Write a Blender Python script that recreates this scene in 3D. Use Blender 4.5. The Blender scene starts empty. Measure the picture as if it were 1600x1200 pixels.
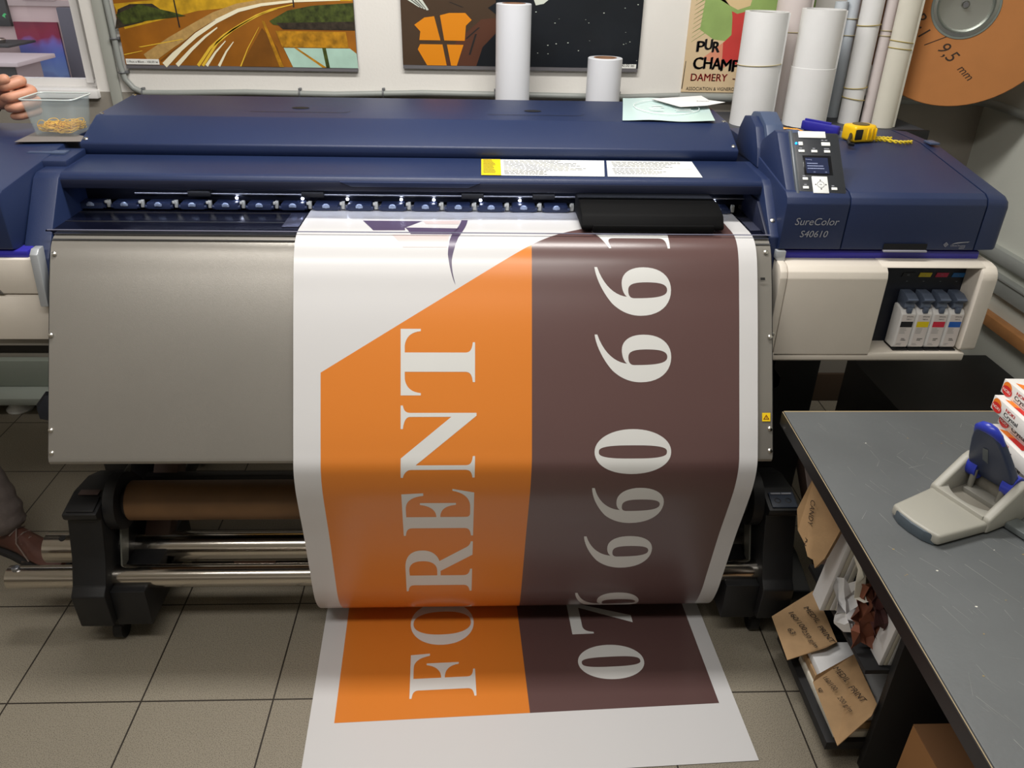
import bpy, bmesh, math, random
from mathutils import Vector, Matrix
from mathutils.geometry import tessellate_polygon
random.seed(7)
sc = bpy.context.scene
COL = sc.collection
PI = math.pi
ORG = {}

# ------------------------------------------------------------------ materials
def lin(c):
    return tuple(((v/255)/12.92 if v/255 <= .04045 else ((v/255+.055)/1.055)**2.4) for v in c)
MATS = {}
def mat(name, rgb, rough=.5, metal=0., spec=.5, noise=0., nscale=8., bump=0., bscale=60., coat=0., alpha=1., trans=0., emit=0., sss=0.):
    if name in MATS: return MATS[name]
    m = bpy.data.materials.new(name); m.use_nodes = True
    nt = m.node_tree; b = nt.nodes['Principled BSDF']
    c = lin(rgb)+(1,)
    b.inputs['Base Color'].default_value = c
    b.inputs['Roughness'].default_value = rough
    b.inputs['Metallic'].default_value = metal
    b.inputs['Specular IOR Level'].default_value = spec
    b.inputs['Coat Weight'].default_value = coat
    b.inputs['Coat Roughness'].default_value = .12
    b.inputs['Alpha'].default_value = alpha
    b.inputs['Transmission Weight'].default_value = trans
    if sss:
        b.inputs['Subsurface Weight'].default_value = sss
        b.inputs['Subsurface Radius'].default_value = (.012, .004, .002)
    if emit:
        b.inputs['Emission Color'].default_value = c
        b.inputs['Emission Strength'].default_value = emit
    tc = nt.nodes.new('ShaderNodeTexCoord')
    if noise:
        n = nt.nodes.new('ShaderNodeTexNoise'); n.inputs['Scale'].default_value = nscale; n.inputs['Detail'].default_value = 6
        nt.links.new(tc.outputs['Object'], n.inputs['Vector'])
        r = nt.nodes.new('ShaderNodeValToRGB')
        r.color_ramp.elements[0].position = .3; r.color_ramp.elements[1].position = .7
        r.color_ramp.elements[0].color = tuple(max(0, v*(1-noise)) for v in c[:3])+(1,)
        r.color_ramp.elements[1].color = tuple(min(1, v*(1+noise)) for v in c[:3])+(1,)
        nt.links.new(n.outputs['Fac'], r.inputs['Fac']); nt.links.new(r.outputs['Color'], b.inputs['Base Color'])
    if bump:
        n2 = nt.nodes.new('ShaderNodeTexNoise'); n2.inputs['Scale'].default_value = bscale; n2.inputs['Detail'].default_value = 4
        nt.links.new(tc.outputs['Object'], n2.inputs['Vector'])
        bp = nt.nodes.new('ShaderNodeBump'); bp.inputs['Strength'].default_value = bump; bp.inputs['Distance'].default_value = .002
        nt.links.new(n2.outputs['Fac'], bp.inputs['Height']); nt.links.new(bp.outputs['Normal'], b.inputs['Normal'])
    MATS[name] = m
    return m

NAVY = mat('navy_plastic', (30, 44, 80), .42, noise=.06, nscale=3, bump=.25, bscale=900)
NAVYD = mat('navy_dark', (22, 28, 52), .5, bump=.15, bscale=700)
SLATE = mat('slate_plastic', (66, 80, 108), .45)
BLACK = mat('black_plastic', (17, 17, 19), .5, noise=.12, nscale=4, bump=.15, bscale=400)
GLOSSB = mat('black_gloss', (12, 13, 20), .16, spec=.6)
PLATEN = mat('platen_metal', (26, 29, 48), .22, metal=.6)
CHROME = mat('chrome', (205, 198, 188), .16, metal=1.)
STEEL = mat('dull_steel', (150, 152, 158), .32, metal=1.)
SILVER = mat('silver_paint', (142, 138, 131), .31, metal=.42, noise=.05, nscale=2.5, bump=.12, bscale=800)
BEIGE = mat('beige_plastic', (214, 206, 194), .45, noise=.02, bump=.1, bscale=700)
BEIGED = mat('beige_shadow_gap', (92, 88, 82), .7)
INDIGO = mat('indigo_band', (48, 44, 150), .3, noise=.1, nscale=12)
WHITEP = mat('white_plastic', (232, 234, 232), .35)
PAPERW = mat('white_paper', (232, 232, 232), .6, noise=.015, nscale=20)
PAPERC = mat('cream_paper', (222, 218, 204), .6, noise=.02, nscale=20)
PAPERB = mat('bluish_paper', (206, 214, 222), .6)
PAPERP = mat('pinkish_paper', (214, 204, 202), .6)
KRAFT = mat('kraft_paper', (170, 138, 100), .75, noise=.08, nscale=30, bump=.2, bscale=200)
KRAFTD = mat('kraft_core', (108, 78, 48), .6, noise=.12, nscale=14)
CARD = mat('cardboard', (186, 122, 66), .75, noise=.05, nscale=10, bump=.1, bscale=300)
INKBLK = mat('ink_black', (20, 18, 18), .6)
YELLOW = mat('yellow_sticker', (246, 206, 20), .5)
YELTAPE = mat('yellow_plastic', (240, 192, 18), .35)
RUBBER = mat('rubber_band', (244, 186, 30), .5, noise=.12, nscale=60)
RUBTAN = mat('tan_rubber', (190, 178, 140), .6)
SCREW = mat('screw_zinc', (215, 212, 205), .25, metal=1.)
VINYLW = mat('vinyl_white', (205, 204, 204), .24, spec=.5)
VINYLO = mat('vinyl_orange', (212, 124, 46), .28, spec=.5)
VINYLB = mat('vinyl_brown', (92, 68, 66), .28, spec=.65)
VINYLP = mat('vinyl_violet', (82, 70, 96), .3)
VINYLT = mat('vinyl_taupe', (196, 180, 178), .3)
SKIN = mat('skin', (206, 150, 124), .5, noise=.08, nscale=40, bump=.15, bscale=150, sss=.15)
TROUSER = mat('grey_trousers', (112, 102, 98), .9, noise=.12, nscale=25, bump=.4, bscale=300)
SLEEVE = mat('black_sleeve', (22, 22, 28), .85, noise=.15, nscale=30, bump=.3, bscale=250)
HAIR = mat('hair', (48, 36, 28), .7)
LEATHER = mat('brown_leather', (86, 52, 42), .5, noise=.2, nscale=30)
SOLE = mat('dark_sole', (40, 38, 38), .8)
GREYW = mat('warm_grey_plastic', (158, 156, 146), .42, bump=.1, bscale=500)
BLUEP = mat('blue_plastic', (44, 58, 168), .3)
BLUED = mat('blue_grey_plastic', (48, 58, 84), .38)
TEALGREY = mat('pale_grey_metal', (176, 184, 176), .5)
GREYPIPE = mat('grey_conduit', (150, 154, 150), .4, noise=.05)

# ------------------------------------------------------------------ mesh builder
class MB:
    def __init__(s): s.v = []; s.f = []; s.mi = []; s.sm = []
    def add(s, vs, fs, mi=0, smooth=False):
        o = len(s.v); s.v += [tuple(v) for v in vs]
        for f in fs: s.f.append([i+o for i in f]); s.mi.append(mi); s.sm.append(smooth)
        return s
    def bm(s, bm, mi=0, smooth=False, M=None):
        bm.verts.index_update()
        vs = [(M @ v.co if M else v.co.copy()) for v in bm.verts]
        s.add(vs, [[v.index for v in f.verts] for f in bm.faces], mi, smooth); bm.free(); return s
    def box(s, x0, x1, y0, y1, z0, z1, bev=0., mi=0, M=None, seg=2):
        bm = bmesh.new(); bmesh.ops.create_cube(bm, size=1)
        for v in bm.verts:
            v.co = Vector(((x0+x1)/2+v.co.x*(x1-x0), (y0+y1)/2+v.co.y*(y1-y0), (z0+z1)/2+v.co.z*(z1-z0)))
        if bev: bmesh.ops.bevel(bm, geom=bm.edges[:], offset=bev, segments=seg, affect='EDGES', profile=.5)
        return s.bm(bm, mi, False, M)
    def prism(s, pts, x0, x1, bev=0., mi=0, M=None, seg=2, axis='x'):
        # pts (y,z) polygon extruded along x ('x') ; axis 'y': pts (x,z) along y ; axis 'z': pts (x,y) along z
        bm = bmesh.new()
        def P(p, t): return (t, p[0], p[1]) if axis == 'x' else ((p[0], t, p[1]) if axis == 'y' else (p[0], p[1], t))
        a = [bm.verts.new(P(p, x0)) for p in pts]; b = [bm.verts.new(P(p, x1)) for p in pts]
        n = len(pts)
        bm.faces.new(a); bm.faces.new(b)
        for i in range(n): bm.faces.new((a[i], a[(i+1) % n], b[(i+1) % n], b[i]))
        bmesh.ops.recalc_face_normals(bm, faces=bm.faces[:])
        if bev: bmesh.ops.bevel(bm, geom=bm.edges[:], offset=bev, segments=seg, affect='EDGES', profile=.5)
        return s.bm(bm, mi, False, M)
    def tube(s, pts, r, seg=12, mi=0, caps=True, closed=False):
        P = [Vector(p) for p in pts]; n = len(P)
        R = r if isinstance(r, (list, tuple)) else [r]*n
        vs = []; fs = []; up = None
        for i in range(n):
            if closed: t = (P[(i+1) % n]-P[i-1]).normalized()
            else: t = (P[min(i+1, n-1)]-P[max(i-1, 0)]).normalized()
            if up is None:
                up = Vector((0, 0, 1)) if abs(t.z) < .9 else Vector((1, 0, 0))
            a = t.cross(up).normalized(); b = a.cross(t).normalized(); up = b
            for k in range(seg):
                q = 2*PI*k/seg; vs.append(P[i]+R[i]*(math.cos(q)*a+math.sin(q)*b))
        m = n if closed else n-1
        for i in range(m):
            j = (i+1) % n
            for k in range(seg):
                fs.append((i*seg+k, i*seg+(k+1) % seg, j*seg+(k+1) % seg, j*seg+k))
        s.add(vs, fs, mi, True)
        if caps and not closed:
            s.add(vs[:seg], [list(range(seg))], mi); s.add(vs[-seg:], [list(range(seg))[::-1]], mi)
        return s
    def lathe(s, prof, M=None, seg=32, mi=0, smooth=True):
        # prof: (r,z) closed or open around z
        vs = []; fs = []; n = len(prof)
        for r, z in prof:
            for k in range(seg):
                q = 2*PI*k/seg; v = Vector((r*math.cos(q), r*math.sin(q), z)); vs.append(M @ v if M else v)
        for i in range(n-1):
            for k in range(seg):
                fs.append((i*seg+k, i*seg+(k+1) % seg, (i+1)*seg+(k+1) % seg, (i+1)*seg+k))
        return s.add(vs, fs, mi, smooth)
    def sphere(s, c, r, mi=0, sc_=(1, 1, 1), seg=14):
        bm = bmesh.new(); bmesh.ops.create_uvsphere(bm, u_segments=seg, v_segments=seg//2+2, radius=r)
        for v in bm.verts: v.co = Vector((v.co.x*sc_[0]+c[0], v.co.y*sc_[1]+c[1], v.co.z*sc_[2]+c[2]))
        return s.bm(bm, mi, True)
    def flat(s, contours, O, U, V, off=0., mi=0):
        # 2-D filled polygon(s) with holes laid on the plane O + u*U + v*V, lifted by off along U x V
        O, U, V = Vector(O), Vector(U), Vector(V); N = U.cross(V).normalized()
        cs = [[Vector((p[0], p[1], 0)) for p in c] for c in contours]
        tris = tessellate_polygon(cs); fl = [p for c in cs for p in c]
        vs = [O+U*p.x+V*p.y+N*off for p in fl]
        out = []
        for t in tris:
            a, b, c = (fl[i] for i in t)
            cr = (b-a).cross(c-a).z
            if abs(cr) < 1e-12: continue
            out.append(t if cr > 0 else t[::-1])
        return s.add(vs, out, mi)

def obj(name, mb, m, parent=None, origin=None, smooth_angle=None):
    o3 = Vector(ORG.get(parent.name, (0, 0, 0))) if parent else Vector(origin or (0, 0, 0))
    me = bpy.data.meshes.new(name)
    me.from_pydata([Vector(v)-o3 for v in mb.v], [], mb.f)
    for x in (m if isinstance(m, (list, tuple)) else [m]): me.materials.append(x)
    me.polygons.foreach_set('material_index', mb.mi)
    me.polygons.foreach_set('use_smooth', [True]*len(mb.f))
    bm = bmesh.new(); bm.from_mesh(me); bmesh.ops.remove_doubles(bm, verts=bm.verts[:], dist=1e-6); bm.to_mesh(me); bm.free()
    me.set_sharp_from_angle(angle=math.radians(38))
    me.update()
    o = bpy.data.objects.new(name, me); COL.objects.link(o)
    if parent: o.parent = parent; ORG[o.name] = tuple(o3)
    else: o.location = o3
    return o
def tag(o, label, cat, group=None, kind=None):
    o['label'] = label; o['category'] = cat
    if group: o['group'] = group
    if kind: o['kind'] = kind
    return o
def thing(name, label, cat, loc=(0, 0, 0), group=None, local=False, rot=(0, 0, 0)):
    o = bpy.data.objects.new(name, None); COL.objects.link(o)
    o.location = loc; o.rotation_euler = rot; o.empty_display_size = .05
    ORG[o.name] = (0, 0, 0) if local else tuple(loc)
    return tag(o, label, cat, group)
def struct(name, mb, m, label=None):
    o = obj(name, mb, m); o['kind'] = 'structure'
    return o
def copy_tree(o, parent=None):
    c = o.copy(); COL.objects.link(c)
    if parent: c.parent = parent
    for ch in list(o.children): copy_tree(ch, c)
    return c
def textpoly(body, shear=0.):
    cu = bpy.data.curves.new('t', 'FONT'); cu.body = body; cu.shear = shear; cu.resolution_u = 3
    ob = bpy.data.objects.new('t', cu); COL.objects.link(ob)
    bpy.context.view_layer.update()
    me = bpy.data.meshes.new_from_object(ob)
    vs = [(v.co.x, v.co.y) for v in me.vertices]; fs = [list(p.vertices) for p in me.polygons]
    bpy.data.objects.remove(ob); bpy.data.meshes.remove(me)
    if not vs: return [], [], 1
    x0 = min(v[0] for v in vs); x1 = max(v[0] for v in vs)
    return [((v[0]-x0), v[1]) for v in vs], fs, x1-x0
def text(mb, body, O, U, V, width=None, size=None, off=.0004, mi=0, shear=0., center=False):
    """lettering on plane O,U,V (unit vectors); fitted to width (m) or given cap size (m)"""
    vs, fs, w = textpoly(body, shear)
    if not vs: return mb
    U = Vector(U).normalized(); V = Vector(V).normalized(); N = U.cross(V).normalized(); O = Vector(O)
    k = width/w if width else size/.7
    kv = size/.7 if size else k
    c0 = -w*k/2 if center else 0
    mb.add([O+U*(v[0]*k+c0)+V*v[1]*kv+N*off for v in vs], fs, mi)
    return mb
def lines(mb, O, U, V, w, rows, pitch, th, mi=0, off=.0004, fill=.95):
    """rows of fine print: broken thin strips"""
    for r in range(rows):
        x = 0; end = w*random.uniform(.55, fill)
        while x < end:
            L = min(random.uniform(.006, .016)*w/.2, end-x)
            mb.flat([[(x, -r*pitch), (x+L, -r*pitch), (x+L, -r*pitch+th), (x, -r*pitch+th)]], O, U, V, off, mi)
            x += L+.0022*w/.2
    return mb
def screw(mb, c, n, r=.0045, mi=0):
    n = Vector(n).normalized(); M = Matrix.Translation(Vector(c)) @ n.to_track_quat('Z', 'Y').to_matrix().to_4x4()
    return mb.lathe([(r, -.001), (r, .0012), (r*.7, .0028), (0, .0033)], M, 10, mi)
def cyl(mb, a, b, r, seg=20, mi=0): return mb.tube([a, b], r, seg, mi)
def hollow(mb, H, r, ri, seg=40, mi=0, mi2=0):
    mb.lathe([(ri, 0), (r, 0), (r, H), (ri, H)], None, seg, mi, False)
    mb.lathe([(ri, H), (ri, 0)], None, seg, mi2, True)
    # smooth shading on outer wall
    return mb
def path(sv, n=8):
    """tiny outline language: M x y, L x y, C x1 y1 x2 y2 x y"""
    tk = sv.replace(',', ' ').split(); i = 0; pts = []; cmd = None
    while i < len(tk):
        if tk[i] in 'MLC': cmd = tk[i]; i += 1
        if cmd in 'ML': pts.append((float(tk[i]), float(tk[i+1]))); i += 2
        else:
            a = pts[-1]; b, c, d = [(float(tk[i+2*k]), float(tk[i+2*k+1])) for k in range(3)]; i += 6
            for k in range(1, n+1):
                t = k/n; u = 1-t
                pts.append(tuple(u**3*a[j]+3*u*u*t*b[j]+3*u*t*t*c[j]+t**3*d[j] for j in (0, 1)))
    return pts
def ell(cx, cy, rx, ry, n=36, p=2.):
    out = []
    for k in range(n):
        q = 2*PI*k/n; c, s = math.cos(q), math.sin(q)
        out.append((cx+rx*math.copysign(abs(c)**(2/p), c), cy+ry*math.copysign(abs(s)**(2/p), s)))
    return out
X, Y, Z = Vector((1, 0, 0)), Vector((0, 1, 0)), Vector((0, 0, 1))

# ------------------------------------------------------------------ the room
def floor_mat():
    m = bpy.data.materials.new('floor_tiles'); m.use_nodes = True; nt = m.node_tree; N = nt.nodes; L = nt.links
    b = N['Principled BSDF']; tc = N.new('ShaderNodeTexCoord'); sx = N.new('ShaderNodeSeparateXYZ'); L.new(tc.outputs['Object'], sx.inputs[0])
    def mth(op, a, bb=None):
        n = N.new('ShaderNodeMath'); n.operation = op
        for i, v in enumerate((a, bb)):
            if v is None: continue
            if isinstance(v, (int, float)): n.inputs[i].default_value = v
            else: L.new(v, n.inputs[i])
        return n.outputs[0]
    def grid(out, off, pitch):
        f = mth('FRACT', mth('DIVIDE', mth('ADD', out, off), pitch))
        d = mth('ABSOLUTE', mth('SUBTRACT', f, .5))
        return mth('GREATER_THAN', d, .5-.0021/pitch)
    g = mth('MAXIMUM', grid(sx.outputs[0], .522+.3277*20, .3277), grid(sx.outputs[1], -1.385+.3337*20, .3337))
    n1 = N.new('ShaderNodeTexNoise'); n1.inputs['Scale'].default_value = 420; n1.inputs['Detail'].default_value = 2; L.new(tc.outputs['Object'], n1.inputs['Vector'])
    r = N.new('ShaderNodeValToRGB'); e = r.color_ramp.elements
    e[0].position = .33; e[0].color = lin((104, 97, 84))+(1,); e[1].position = .52; e[1].color = lin((150, 142, 126))+(1,)
    L.new(n1.outputs['Fac'], r.inputs['Fac'])
    n2 = N.new('ShaderNodeTexNoise'); n2.inputs['Scale'].default_value = 2.2; n2.inputs['Detail'].default_value = 3; L.new(tc.outputs['Object'], n2.inputs['Vector'])
    mx = N.new('ShaderNodeMixRGB'); mx.blend_type = 'MULTIPLY'; mx.inputs[0].default_value = .25; L.new(r.outputs[0], mx.inputs[1]); L.new(n2.outputs['Fac'], mx.inputs[2])
    m2 = N.new('ShaderNodeMixRGB'); L.new(g, m2.inputs[0]); L.new(mx.outputs[0], m2.inputs[1]); m2.inputs[2].default_value = lin((46, 40, 34))+(1,)
    L.new(m2.outputs[0], b.inputs['Base Color']); b.inputs['Roughness'].default_value = .48; b.inputs['Specular IOR Level'].default_value = .4
    bp = N.new('ShaderNodeBump'); bp.inputs['Strength'].default_value = .5; bp.inputs['Distance'].default_value = .002; bp.invert = True
    L.new(g, bp.inputs['Height']); L.new(bp.outputs[0], b.inputs['Normal'])
    return m
def wall_mat():
    m = mat('wall_paint', (235, 232, 226), .7, noise=.02, nscale=4, bump=.25, bscale=120)
    nt = m.node_tree; b = nt.nodes['Principled BSDF']; tc = nt.nodes['Texture Coordinate']
    sx = nt.nodes.new('ShaderNodeSeparateXYZ'); nt.links.new(tc.outputs['Object'], sx.inputs[0])
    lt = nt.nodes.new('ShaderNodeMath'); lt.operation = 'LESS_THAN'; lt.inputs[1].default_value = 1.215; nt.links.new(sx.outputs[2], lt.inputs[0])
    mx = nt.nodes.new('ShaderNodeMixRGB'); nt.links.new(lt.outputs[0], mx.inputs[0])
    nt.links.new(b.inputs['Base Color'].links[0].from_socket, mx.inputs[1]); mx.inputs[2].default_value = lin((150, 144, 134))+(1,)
    nt.links.new(mx.outputs[0], b.inputs['Base Color'])
    return m
WALL = wall_mat()
struct('floor', MB().box(-3.1, 1.9, -2.3, 2.9, -.1, 0), floor_mat())
struct('ceiling', MB().box(-3.1, 1.9, -2.3, 3.1, 2.75, 2.85), mat('ceiling_paint', (236, 234, 228), .8))
w = MB().box(-1.305, 1.9, 2.9, 3.1, 0, 2.75).box(-3.1, -2.75, 2.9, 3.1, 0, 2.75).box(-2.75, -1.305, 2.9, 3.1, 0, 1.2).box(-2.75, -1.305, 2.9, 3.1, 2.35, 2.75)
struct('wall_back', w, WALL)
struct('wall_right', MB().box(1.8, 1.9, -2.3, 2.9, 0, 2.75), mat('wall_paint_grey', (206, 208, 198), .7, noise=.02, nscale=4, bump=.2, bscale=120))
struct('wall_left', MB().box(-3.1, -3.0, -2.3, 2.9, 0, 2.75), WALL)
struct('wall_front', MB().box(-3.0, 1.8, -2.3, -2.2, 0, 2.75), WALL)
struct('baseboard_back', MB().box(.8, 1.8, 2.885, 2.9, 0, .13, .003), mat('baseboard_brown', (70, 54, 40), .6, noise=.1))
ALU = mat('trunking_grey', (176, 180, 176), .4, metal=.3)
struct('trim_1', MB().prism([(1.8, .80), (1.775, .80), (1.77, .79), (1.77, .765), (1.775, .755), (1.8, .75)], .6, 2.9, axis='y'), ALU)
struct('trim_2', MB().box(1.778, 1.8, .6, 2.9, .655, .715, .003).box(1.772, 1.8, .6, 2.9, .708, .718, .002), ALU)
struct('trim_3', MB().box(1.765, 1.8, .6, 2.62, .545, .585, .003), mat('bare_wood', (186, 130, 78), .7, noise=.15, nscale=14))
# window with its frame and sill
win = obj('window_1', MB().box(-2.75, -1.305, 2.965, 3.0, 1.2, 1.245).box(-2.75, -1.305, 2.965, 3.0, 2.31, 2.35)
          .box(-1.332, -1.305, 2.965, 3.0, 1.2, 2.35).box(-1.362, -1.338, 2.955, 2.995, 1.235, 2.33).box(-2.75, -2.70, 2.965, 3.0, 1.2, 2.35)
          .box(-1.338, -1.332, 2.972, 2.99, 1.235, 2.33), mat('window_frame', (240, 238, 236), .4)); win['kind'] = 'structure'
obj('window_sill', MB().box(-2.76, -1.3, 2.875, 2.972, 1.195, 1.222, .003), mat('window_frame', (240, 238, 236)), win)
GL = bpy.data.materials.new('window_glass'); GL.use_nodes = True
_n = GL.node_tree; _n.nodes.remove(_n.nodes['Principled BSDF'])
_t = _n.nodes.new('ShaderNodeBsdfTransparent'); _g = _n.nodes.new('ShaderNodeBsdfGlossy'); _g.inputs['Roughness'].default_value = .02
_x = _n.nodes.new('ShaderNodeMixShader'); _f = _n.nodes.new('ShaderNodeFresnel'); _f.inputs['IOR'].default_value = 1.35
_n.links.new(_f.outputs[0], _x.inputs[0]); _n.links.new(_t.outputs[0], _x.inputs[1]); _n.links.new(_g.outputs[0], _x.inputs[2])
_n.links.new(_x.outputs[0], _n.nodes['Material Output'].inputs[0])
obj('window_pane', MB().box(-2.7, -1.362, 2.978, 2.982, 1.24, 2.32), GL, win)
struct('trim_4', MB().box(-1.262, -1.225, 2.888, 2.9, 0, 2.75, .004), mat('door_lining', (170, 172, 164), .6))
# what is seen beyond the window
MAUVE = mat('mauve_render', (206, 184, 180), .8, noise=.03, nscale=2)
struct('wall_outside', MB().box(-9.0, 2.0, 8.45, 8.6, 0, 3.2), MAUVE)
struct('floor_outside', MB().box(-9.0, 2.0, 3.1, 8.6, -.1, -.001), mat('outside_paving', (170, 160, 156), .8))
def galaxy():
    m = mat('galaxy_print', (90, 100, 190), .5); nt = m.node_tree; b = nt.nodes['Principled BSDF']; tc = nt.nodes['Texture Coordinate']
    sx = nt.nodes.new('ShaderNodeSeparateXYZ'); nt.links.new(tc.outputs['Object'], sx.inputs[0])
    nz = nt.nodes.new('ShaderNodeTexNoise'); nz.inputs['Scale'].default_value = 5; nt.links.new(tc.outputs['Object'], nz.inputs['Vector'])
    ad = nt.nodes.new('ShaderNodeMath'); ad.operation = 'MULTIPLY_ADD'; ad.inputs[1].default_value = .22; nt.links.new(nz.outputs['Fac'], ad.inputs[0]); sb_ = nt.nodes.new('ShaderNodeMath'); sb_.operation = 'SUBTRACT'; sb_.inputs[1].default_value = .40; nt.links.new(sx.outputs[2], sb_.inputs[0]); nt.links.new(sb_.outputs[0], ad.inputs[2])
    r = nt.nodes.new('ShaderNodeValToRGB'); e = r.color_ramp.elements
    e[0].position = .12; e[0].color = lin((92, 78, 150))+(1,); e[1].position = .74; e[1].color = lin((96, 30, 52))+(1,)
    for p, c in ((.24, (132, 160, 214)), (.38, (104, 128, 204)), (.48, (122, 112, 190)), (.54, (140, 40, 70)), (.62, (134, 34, 58))):
        q = r.color_ramp.elements.new(p); q.color = lin(c)+(1,)
    nt.links.new(ad.outputs[0], r.inputs['Fac']); nt.links.new(r.outputs[0], b.inputs['Base Color'])
    return m
tag(obj('banner', MB().box(-4.45, -4.04, 8.43, 8.45, .0, .97), galaxy(), origin=(-4.245, 8.44, .0)), 'red and blue galaxy print panel on the pink wall beyond the window', 'banner')
DG = mat('outside_dark_grey', (92, 90, 98), .7)
tag(obj('post', MB().box(-3.988, -3.85, 8.36, 8.44, 0, 1.105, .01), DG, origin=(-3.92, 8.4, 0)), 'dark grey flat post right of the galaxy panel beyond the window', 'post')
t = thing('shop_counter', 'grey counter cabinet with pale overhanging top beyond the window, in front of the galaxy panel', 'counter', (-4.3, 7.4, 0))
obj('cabinet_body', MB().box(-5.2, -3.84, 7.14, 7.55, 0, .74), mat('counter_grey', (150, 138, 138), .6), t)
obj('front_panel', MB().box(-5.2, -3.845, 7.125, 7.14, 0, .74), mat('counter_front', (62, 62, 62), .7), t)
obj('worktop', MB().box(-5.3, -3.79, 7.08, 7.74, .74, .775, .006), mat('counter_top', (196, 184, 184), .5), t)
t = thing('display_stand', 'thin grey shelf stand with a metal dish beyond the window, behind the counter', 'stand', (-4.75, 8.1, 0))
obj('shelf_board', MB().box(-5.4, -4.24, 7.85, 8.35, .80, .82, .004), mat('counter_front', (62, 62, 62)), t)
obj('column', MB().box(-4.8, -4.7, 8.05, 8.15, 0, .80), DG, t)
obj('dish', MB().lathe([(0, .82), (.05, .82), (.06, .85), (.05, .86)], Matrix.Translation((-4.42, 8.05, 0)), 20), CHROME, t)
t = thing('price_board', 'dark board with a green leaf mark in the upper left corner beyond the window', 'board', (-4.56, 8.42, 0))
obj('board_panel', MB().box(-4.9, -4.463, 8.4, 8.45, .93, 1.5, .004), mat('counter_front', (62, 62, 62)), t)
obj('leaf_mark', MB().flat([path('M -4.52 1.02 C -4.50 1.05 -4.48 1.05 -4.475 1.03 C -4.49 1.035 -4.5 1.02 -4.49 1.0')], (0, 8.4, 0), X, Z, .001), mat('leaf_green', (70, 190, 110), .5), t)
struct('trim_5', MB().box(-4.45, -3.86, 8.42, 8.45, 1.11, 1.16).box(-4.3, -4.0, 8.41, 8.45, 1.16, 1.6), mat('outside_trim', (176, 160, 156), .8))

# grey conduit on the wall
t = thing('wall_conduit', 'grey cable conduit running down and along the back wall behind the printer', 'conduit', (-1.21, 2.885, 1.21))
arc = [(-1.21, 2.885, 2.7), (-1.209, 2.884, 1.9), (-1.212, 2.884, 1.6), (-1.209, 2.885, 1.42), (-1.207, 2.885, 1.30), (-1.2, 2.885, 1.258), (-1.178, 2.885, 1.23), (-1.145, 2.885, 1.215),
       (-1.05, 2.885, 1.216), (-.8, 2.885, 1.222), (-.5, 2.885, 1.219), (-.2, 2.885, 1.228), (.2, 2.885, 1.226), (.5, 2.885, 1.224), (.7, 2.885, 1.232)]
obj('conduit_pipe', MB().tube(arc, .010, 12), GREYPIPE, t)
obj('conduit_pipe', MB().tube([(.69, 2.882, 1.228), (1.2, 2.882, 1.227), (1.70, 2.882, 1.229), (1.75, 2.875, 1.229), (1.775, 2.84, 1.228), (1.782, 2.75, 1.226), (1.784, 2.3, 1.216), (1.784, 1.2, 1.2)], .014, 12), GREYPIPE, t)
for p, d in (((-1.21, 2.885, 1.385), X), ((-1.205, 2.885, 1.28), X), ((-1.15, 2.885, 1.214), Z), ((-.62, 2.885, 1.22), Z), ((-.335, 2.885, 1.224), Z), ((.05, 2.885, 1.226), Z), ((.48, 2.885, 1.225), Z), ((1.66, 2.885, 1.229), Z)):
    p = Vector(p); m_ = MB()
    e1 = Y; ring = [p+.0115*(math.cos(q)*d+math.sin(q)*e1) for q in [i*PI/8 for i in range(16)]]
    m_.tube(ring, .003, 6, closed=True); m_.box(p.x+d.x*.013-.003, p.x+d.x*.013+.006, 2.880, 2.9, p.z+d.z*.013-.003, p.z+d.z*.013+.005, .001)
    obj('pipe_clip', m_, mat('clip_dark', (104, 106, 108), .4), t)

# ------------------------------------------------------------------ wall pictures
def pic(x0, x1, z0, z1, y):
    """helper: (u,v) in 0..1 of the picture face -> plane vectors"""
    return (x0, y, z0), Vector((x1-x0, 0, 0)), Vector((0, 0, z1-z0))
t = thing('wall_picture', 'print of yellow light trails on a curving night road, left of the stained glass print', 'picture', (-.8, 2.89, 1.305))
x0, x1, z0, z1 = -1.188, -.416, 1.305, 2.46
obj('board', MB().box(x0, x1, 2.884, 2.899, z0-.012, z1, .001), mat('board_grey', (120, 118, 122), .6), t)  # grey board reaches a little below the print, leaving a plain strip
pm = [mat('art_brown', (150, 92, 20), .4, noise=.25, nscale=9), mat('art_road', (120, 74, 18), .4, noise=.2, nscale=14), mat('art_white_trail', (246, 238, 206), .4), mat('art_yellow_trail', (232, 190, 60), .4),
      mat('art_green', (62, 72, 26), .4, noise=.6, nscale=60), mat('art_teal', (178, 212, 196), .4, noise=.08, nscale=20), mat('art_dark', (52, 44, 34), .4, noise=.5, nscale=70), mat('art_gold', (176, 124, 22), .4, noise=.4, nscale=50),
      mat('art_label', (238, 238, 232), .5), INKBLK, mat('art_ochre', (200, 156, 30), .4, noise=.3, nscale=30), mat('art_kerb', (186, 150, 90), .4, noise=.15, nscale=80)]
P_ = MB(); O, U, V = (x0, 2.884, z0), Vector((x1-x0, 0, 0)), Vector((0, 0, z1-z0))
def A(pts, mi, off): P_.flat([pts], O, U, V, off, mi)
def W(x, y): return ((x-20)/375., (405-y)/405*.187)       # from the picture's own pixel grid (lower band)
A([(0, 0), (1, 0), (1, 1), (0, 1)], 0, .0004)
A([(0, .19), (1, .19), (1, 1), (0, 1)], 10, .0006)
A([(0, .55), (1, .50), (1, 1), (0, 1)], 6, .0007)
A([W(20, 60), W(160, 5), W(380, -10), W(395, 20), W(300, 30), W(150, 90), W(30, 200)], 10, .0006)
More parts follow.
